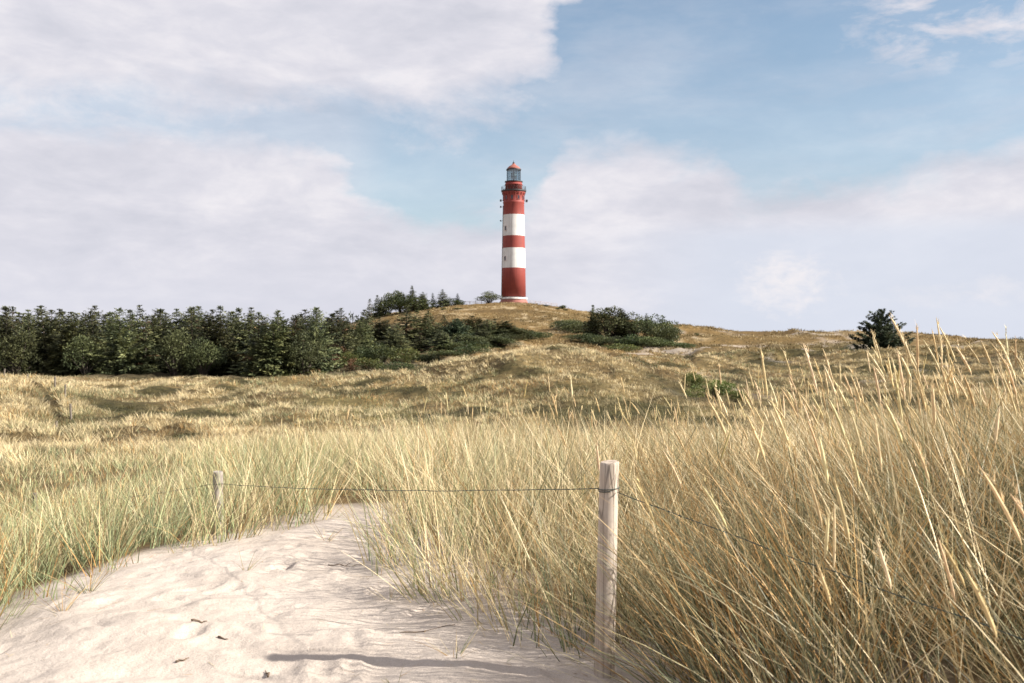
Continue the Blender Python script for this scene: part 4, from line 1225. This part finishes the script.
for px, Y, ty, key, ws, lab in [
    (459, 262, 309.3, 'bushA', 13, 'dark oval shrub on the grass below the hilltop conifers'),
    (444, 268, 307.8, 'bushB', 9, 'faint olive shrub left of the dark oval one'),
    (563, 285, 304.3, 'bushD', 8, 'round dark shrub on the hill skyline right of the lighthouse'),
    (558, 276, 309.3, 'bushA', 6, 'tiny shrub below the round skyline shrub'),
    (566, 276, 310, 'bushD', 6, 'tiniest dark shrub right below the round skyline shrub'),
    (546, 280, 309, 'bushA', 7, 'tiny shrub lowest on the hill between lighthouse and skyline shrub')]:
    plant(key, px, Y, ty, lab, SG, wpx=ws)
RG = 'clump of trees on the slope right of the lighthouse'
for px, Y, ty, key, ws, lab in [
    (566, 196, 318, 'bushD', 32, 'low spreading shrub at the left end of the right clump'),
    (582, 190, 320, 'bushD', 38, 'dark shrub next to the left end of the right clump'),
    (593, 180, 304, 'spruceC', 20, 'dark conifer at the left top of the right clump'),
    (608, 178, 305, 'pineA', 38, 'broad topped pine crowning the right clump'),
    (622, 180, 307.5, 'spruceF', 24, 'ragged pine right of the broad topped one'),
    (634, 178, 313, 'pineB', 34, 'flat topped pine left of the narrow spire'),
    (646, 172, 312.5, 'spire', 7, 'narrow dark spire rising from the right clump'),
    (655, 172, 315, 'pineB', 36, 'rounded pine right of the narrow spire'),
    (668, 165, 323, 'bushD', 34, 'dark shrub sloping down at the right end of the clump'),
    (676, 155, 341, 'bushD', 30, 'dark low shrub at the lowest right end of the clump'),
    (668, 136, 352, 'bushD', 17, 'small dark shrub standing apart below the right clump'),
    (584, 168, 333, 'pineB', 34, 'squat pine in the front left of the right clump'),
    (601, 164, 335, 'bushA', 34, 'green shrub in the front middle of the right clump'),
    (617, 160, 336, 'pineB', 36, 'squat dark pine in the front middle of the right clump'),
    (634, 158, 334, 'bushA', 36, 'green shrub below the flat topped pine'),
    (650, 156, 335, 'bushD', 38, 'dark shrub below the narrow spire'),
    (622, 148, 343.5, 'bushB', 36, 'small olive shrub lowest in the middle of the clump')]:
    plant(key, px, Y, ty, lab, RG, wpx=ws * 1.28)
plant('lone', 880, 122, 308.5, 'lone wide spruce with upswept branches on the right dune', None, .95, .6)
DG = 'shrubs on the right dunes'
for px, Y, ty, key, ws, lab in [
    (765, 185, 336, 'bushA', 1.5, 'small green shrub alone on the far ridge'),
    (697, 180, 334, 'bushB', 1.0, 'faint green shrub on the ridge right of the tree clump'),
    (925, 130, 344.5, 'bushD', 1.1, 'dark low shrub right of the lone wide spruce'),
    (912, 126, 346, 'bushA', 1.0, 'olive low shrub touching the right side of the lone spruce'),
    (846, 126, 346, 'bushA', .9, 'olive low shrub left of the lone wide spruce'),
    (712, 65, 379, 'rose', 44, 'bright green leafy rose bush in the hollow'),
    (692, 70, 371, 'rose', 26, 'paler green bush behind the rose bush in the hollow'),
    (738, 66, 390, 'rose', 30, 'low green bush right of the rose bush in the hollow')]:
    plant(key, px, Y, ty, lab, DG, **({'wpx': ws} if ws > 5 else {'wscale': ws}))
for px, Y, ty in [(1006, 480, 338.5), (1013, 490, 337.6), (1020, 480, 337), (1028, 490, 337.5), (1036, 480, 337)]:
    plant('pineB', px, Y, ty, 'tiny far off tree on the horizon at the right edge', 'far trees on the horizon', 1.2)

# ------------------------------------------------------------------ light, sky, camera
ELEV, AZ = math.radians(31), math.radians(100)      # azimuth clockwise from +Y: the sun stands to the right
S = Vector((math.sin(AZ) * math.cos(ELEV), math.cos(AZ) * math.cos(ELEV), math.sin(ELEV)))
ld = bpy.data.lights.new('sun', 'SUN'); ld.energy = 5.0; ld.angle = math.radians(.8); ld.color = (1.0, .945, .855)
lo = bpy.data.objects.new('sun', ld); C.objects.link(lo); lo.rotation_euler = S.to_track_quat('Z', 'Y').to_euler(); lo.location = (60, -10, 60)

EXPO = 1.15
w = bpy.data.worlds.new('World'); bpy.context.scene.world = w; w.use_nodes = True
nt = w.node_tree; ns, ls = nt.nodes, nt.links
for n in list(ns): ns.remove(n)
out = N(ns, 'ShaderNodeOutputWorld')
sky = N(ns, 'ShaderNodeTexSky'); sky.sky_type = 'NISHITA'; sky.sun_disc = False; sky.sun_elevation = ELEV; sky.sun_rotation = AZ
sky.air_density = 1.0; sky.dust_density = .6; sky.ozone_density = 1.6
bg = N(ns, 'ShaderNodeBackground'); bg.inputs[1].default_value = .064
ls.new(mixc(ns, ls, 1.0, sky.outputs[0], (.96, 1.05, 1.02), 'MULTIPLY'), bg.inputs[0])
tc = N(ns, 'ShaderNodeTexCoord'); sx = N(ns, 'ShaderNodeSeparateXYZ'); ls.new(tc.outputs['Generated'], sx.inputs[0])
az = math_n(ns, ls, 'ARCTAN2', sx.outputs[0], sx.outputs[1])
el = math_n(ns, ls, 'ARCSINE', sx.outputs[2])
cu = N(ns, 'ShaderNodeCombineXYZ'); ls.new(az, cu.inputs[0]); ls.new(math_n(ns, ls, 'MULTIPLY', el, 1.7), cu.inputs[1])
def noise(scale, detail=6, rough=.55, off=(0, 0, 0), dist=0.0, stretch=(1, 1, 1)):
    mp = N(ns, 'ShaderNodeMapping'); mp.inputs['Location'].default_value = off; mp.inputs['Scale'].default_value = stretch; ls.new(cu.outputs[0], mp.inputs[0])
    n = N(ns, 'ShaderNodeTexNoise'); n.inputs['Scale'].default_value = scale; n.inputs['Detail'].default_value = detail; n.inputs['Roughness'].default_value = rough; n.inputs['Distortion'].default_value = dist
    ls.new(mp.outputs[0], n.inputs[0]); return n.outputs['Fac']
def pxaz(px): return math.atan((px - CX) / F)
def pyel(py): return math.atan((CY - py) / F)
A0, A1 = pxaz(-300), pxaz(1324); E1 = .6
azw = math_n(ns, ls, 'ADD', az, math_n(ns, ls, 'MULTIPLY_ADD', noise(13, 8, .52, (6, 2, 0), .2), .14, -.07))
tu = math_n(ns, ls, 'DIVIDE', math_n(ns, ls, 'SUBTRACT', azw, A0), A1 - A0, clamp=True)
def curve(pts):
    n = N(ns, 'ShaderNodeFloatCurve'); cm = n.mapping; c = cm.curves[0]
    P = [((pxaz(px) - A0) / (A1 - A0), pyel(py) / E1) for px, py in pts]
    c.points[0].location = P[0]; c.points[1].location = P[-1]
    for p in P[1:-1]: c.points.new(*p)
    for p in c.points: p.handle_type = 'AUTO'
    cm.update(); n.inputs['Factor'].default_value = 1
    ls.new(tu, n.inputs['Value'])
    return math_n(ns, ls, 'MULTIPLY', n.outputs[0], E1)
f1 = curve([(-300, 160), (200, 150), (310, 142), (440, 134), (490, 122), (525, 104), (548, 70), (562, 20), (585, -60), (640, -190), (1324, -230)])   # underside of the big cloud
f2 = curve([(-300, 120), (200, 130), (310, 142), (360, 184), (420, 216), (520, 196), (565, 150), (620, 131), (690, 150), (760, 187), (830, 180), (920, 172), (1024, 158), (1324, 140)])   # top of the low bank
wob = math_n(ns, ls, 'MULTIPLY_ADD', noise(10, 10, .66, (3, 1, 0), .2), .15, -.075)
wob2 = math_n(ns, ls, 'MULTIPLY_ADD', noise(14, 8, .6, (9, 4, 0), .3), .07, -.035)
def sm(v, a, b):
    n = N(ns, 'ShaderNodeMapRange'); n.interpolation_type = 'SMOOTHSTEP'; ls.new(v, n.inputs[0]); n.inputs[1].default_value = a; n.inputs[2].default_value = b
    return n.outputs[0]
cA = sm(math_n(ns, ls, 'ADD', math_n(ns, ls, 'SUBTRACT', el, f1), wob), -.055, .07)
cB = sm(math_n(ns, ls, 'ADD', math_n(ns, ls, 'SUBTRACT', f2, el), wob2), -.03, .035)
cm_ = math_n(ns, ls, 'MAXIMUM', cA, cB)
# wisps, top right
wm = math_n(ns, ls, 'MULTIPLY', sm(noise(13, 9, .62, (1.2, 6, 0), .3, (1, 1.6, 1)), .34, .68),
            math_n(ns, ls, 'MULTIPLY', sm(az, pxaz(780), pxaz(920)), sm(el, pyel(130), pyel(50))))
thin0 = math_n(ns, ls, 'MULTIPLY', sm(noise(5, 7, .6, (4, 2, 0), .2, (1, 2, 1)), .38, .75), .24)
thin = math_n(ns, ls, 'ADD', thin0, math_n(ns, ls, 'MULTIPLY_ADD', sm(el, pyel(-40), pyel(250)), .32, .10))
gapv = math_n(ns, ls, 'MULTIPLY', sm(az, pxaz(480), pxaz(320)), .6)
cm_ = math_n(ns, ls, 'MAXIMUM', math_n(ns, ls, 'MAXIMUM', cm_, gapv), math_n(ns, ls, 'MAXIMUM', wm, thin))
k = 2 ** -EXPO
def lin(c): return tuple((((v / 255 + .055) / 1.055) ** 2.4) * k for v in c)
# cloud body: greyer folds inside, lighter edges
nb = noise(5.5, 9, .58, (0, 8, 0), .4, (1, 1.7, 1)); nb2 = noise(17, 8, .6, (5, 3, 0), .3, (1, 1.4, 1))
nn = math_n(ns, ls, 'MULTIPLY_ADD', nb2, .35, math_n(ns, ls, 'MULTIPLY', nb, .65))
ccol = ramp(ns, ls, nn, [(.36, lin((209, 210, 221))), (.5, lin((224, 223, 232))), (.62, lin((240, 237, 242)))])
# pale air near the horizon
hz = sm(el, pyel(210), pyel(330))
ccol = mixc(ns, ls, math_n(ns, ls, 'MULTIPLY', hz, .55), ccol, lin((222, 223, 235)))
rb = math_n(ns, ls, 'MULTIPLY', math_n(ns, ls, 'MULTIPLY', sm(az, pxaz(560), pxaz(760)), sm(el, pyel(215), pyel(245))), .7)
ccol = mixc(ns, ls, rb, ccol, lin((219, 226, 240)))
# one small bright cumulus low on the right
def ell(px, py, rx, ry):
    a = math_n(ns, ls, 'DIVIDE', math_n(ns, ls, 'SUBTRACT', az, pxaz(px)), rx / F); b = math_n(ns, ls, 'DIVIDE', math_n(ns, ls, 'SUBTRACT', el, pyel(py)), ry / F)
    return math_n(ns, ls, 'ADD', math_n(ns, ls, 'MULTIPLY', a, a), math_n(ns, ls, 'MULTIPLY', b, b))
pn = noise(48, 9, .66, (2, 2, 0), .2)
for (px, py, rx, ry, st) in ((785, 285, 44, 30, .95), (620, 300, 46, 12, .35), (930, 300, 50, 10, .3), (1000, 295, 28, 14, .4)):
    e_ = math_n(ns, ls, 'ADD', ell(px, py, rx, ry), math_n(ns, ls, 'MULTIPLY_ADD', pn, 4.6, -2.2))
    mk = math_n(ns, ls, 'MULTIPLY', math_n(ns, ls, 'SUBTRACT', 1.0, sm(e_, -.7, 1.7)), st)
    ccol = mixc(ns, ls, mk, ccol, lin((244, 240, 243)))
bg2 = N(ns, 'ShaderNodeBackground'); bg2.inputs[1].default_value = 1.0; ls.new(ccol, bg2.inputs[0])
mx = N(ns, 'ShaderNodeMixShader'); ls.new(cm_, mx.inputs[0]); ls.new(bg.outputs[0], mx.inputs[1]); ls.new(bg2.outputs[0], mx.inputs[2])
ls.new(mx.outputs[0], out.inputs[0])

cd = bpy.data.cameras.new('camera'); cd.sensor_width = 36; cd.lens = 36 * F / 1024; cd.clip_start = .05; cd.clip_end = 6000
cd.dof.use_dof = True; cd.dof.focus_distance = 7.5; cd.dof.aperture_fstop = 5.6
co = bpy.data.objects.new('camera', cd); C.objects.link(co); co.location = (0, 0, EYE); co.rotation_euler = (math.radians(90), 0, 0)
sc = bpy.context.scene
sc.camera = co
vs = sc.view_settings; vs.view_transform = 'Standard'; vs.look = 'None'; vs.exposure = EXPO; vs.gamma = 1; vs.use_curve_mapping = False
sc.cycles.max_bounces = 6; sc.cycles.diffuse_bounces = 3; sc.cycles.transparent_max_bounces = 8
sc.cycles.use_denoising = True
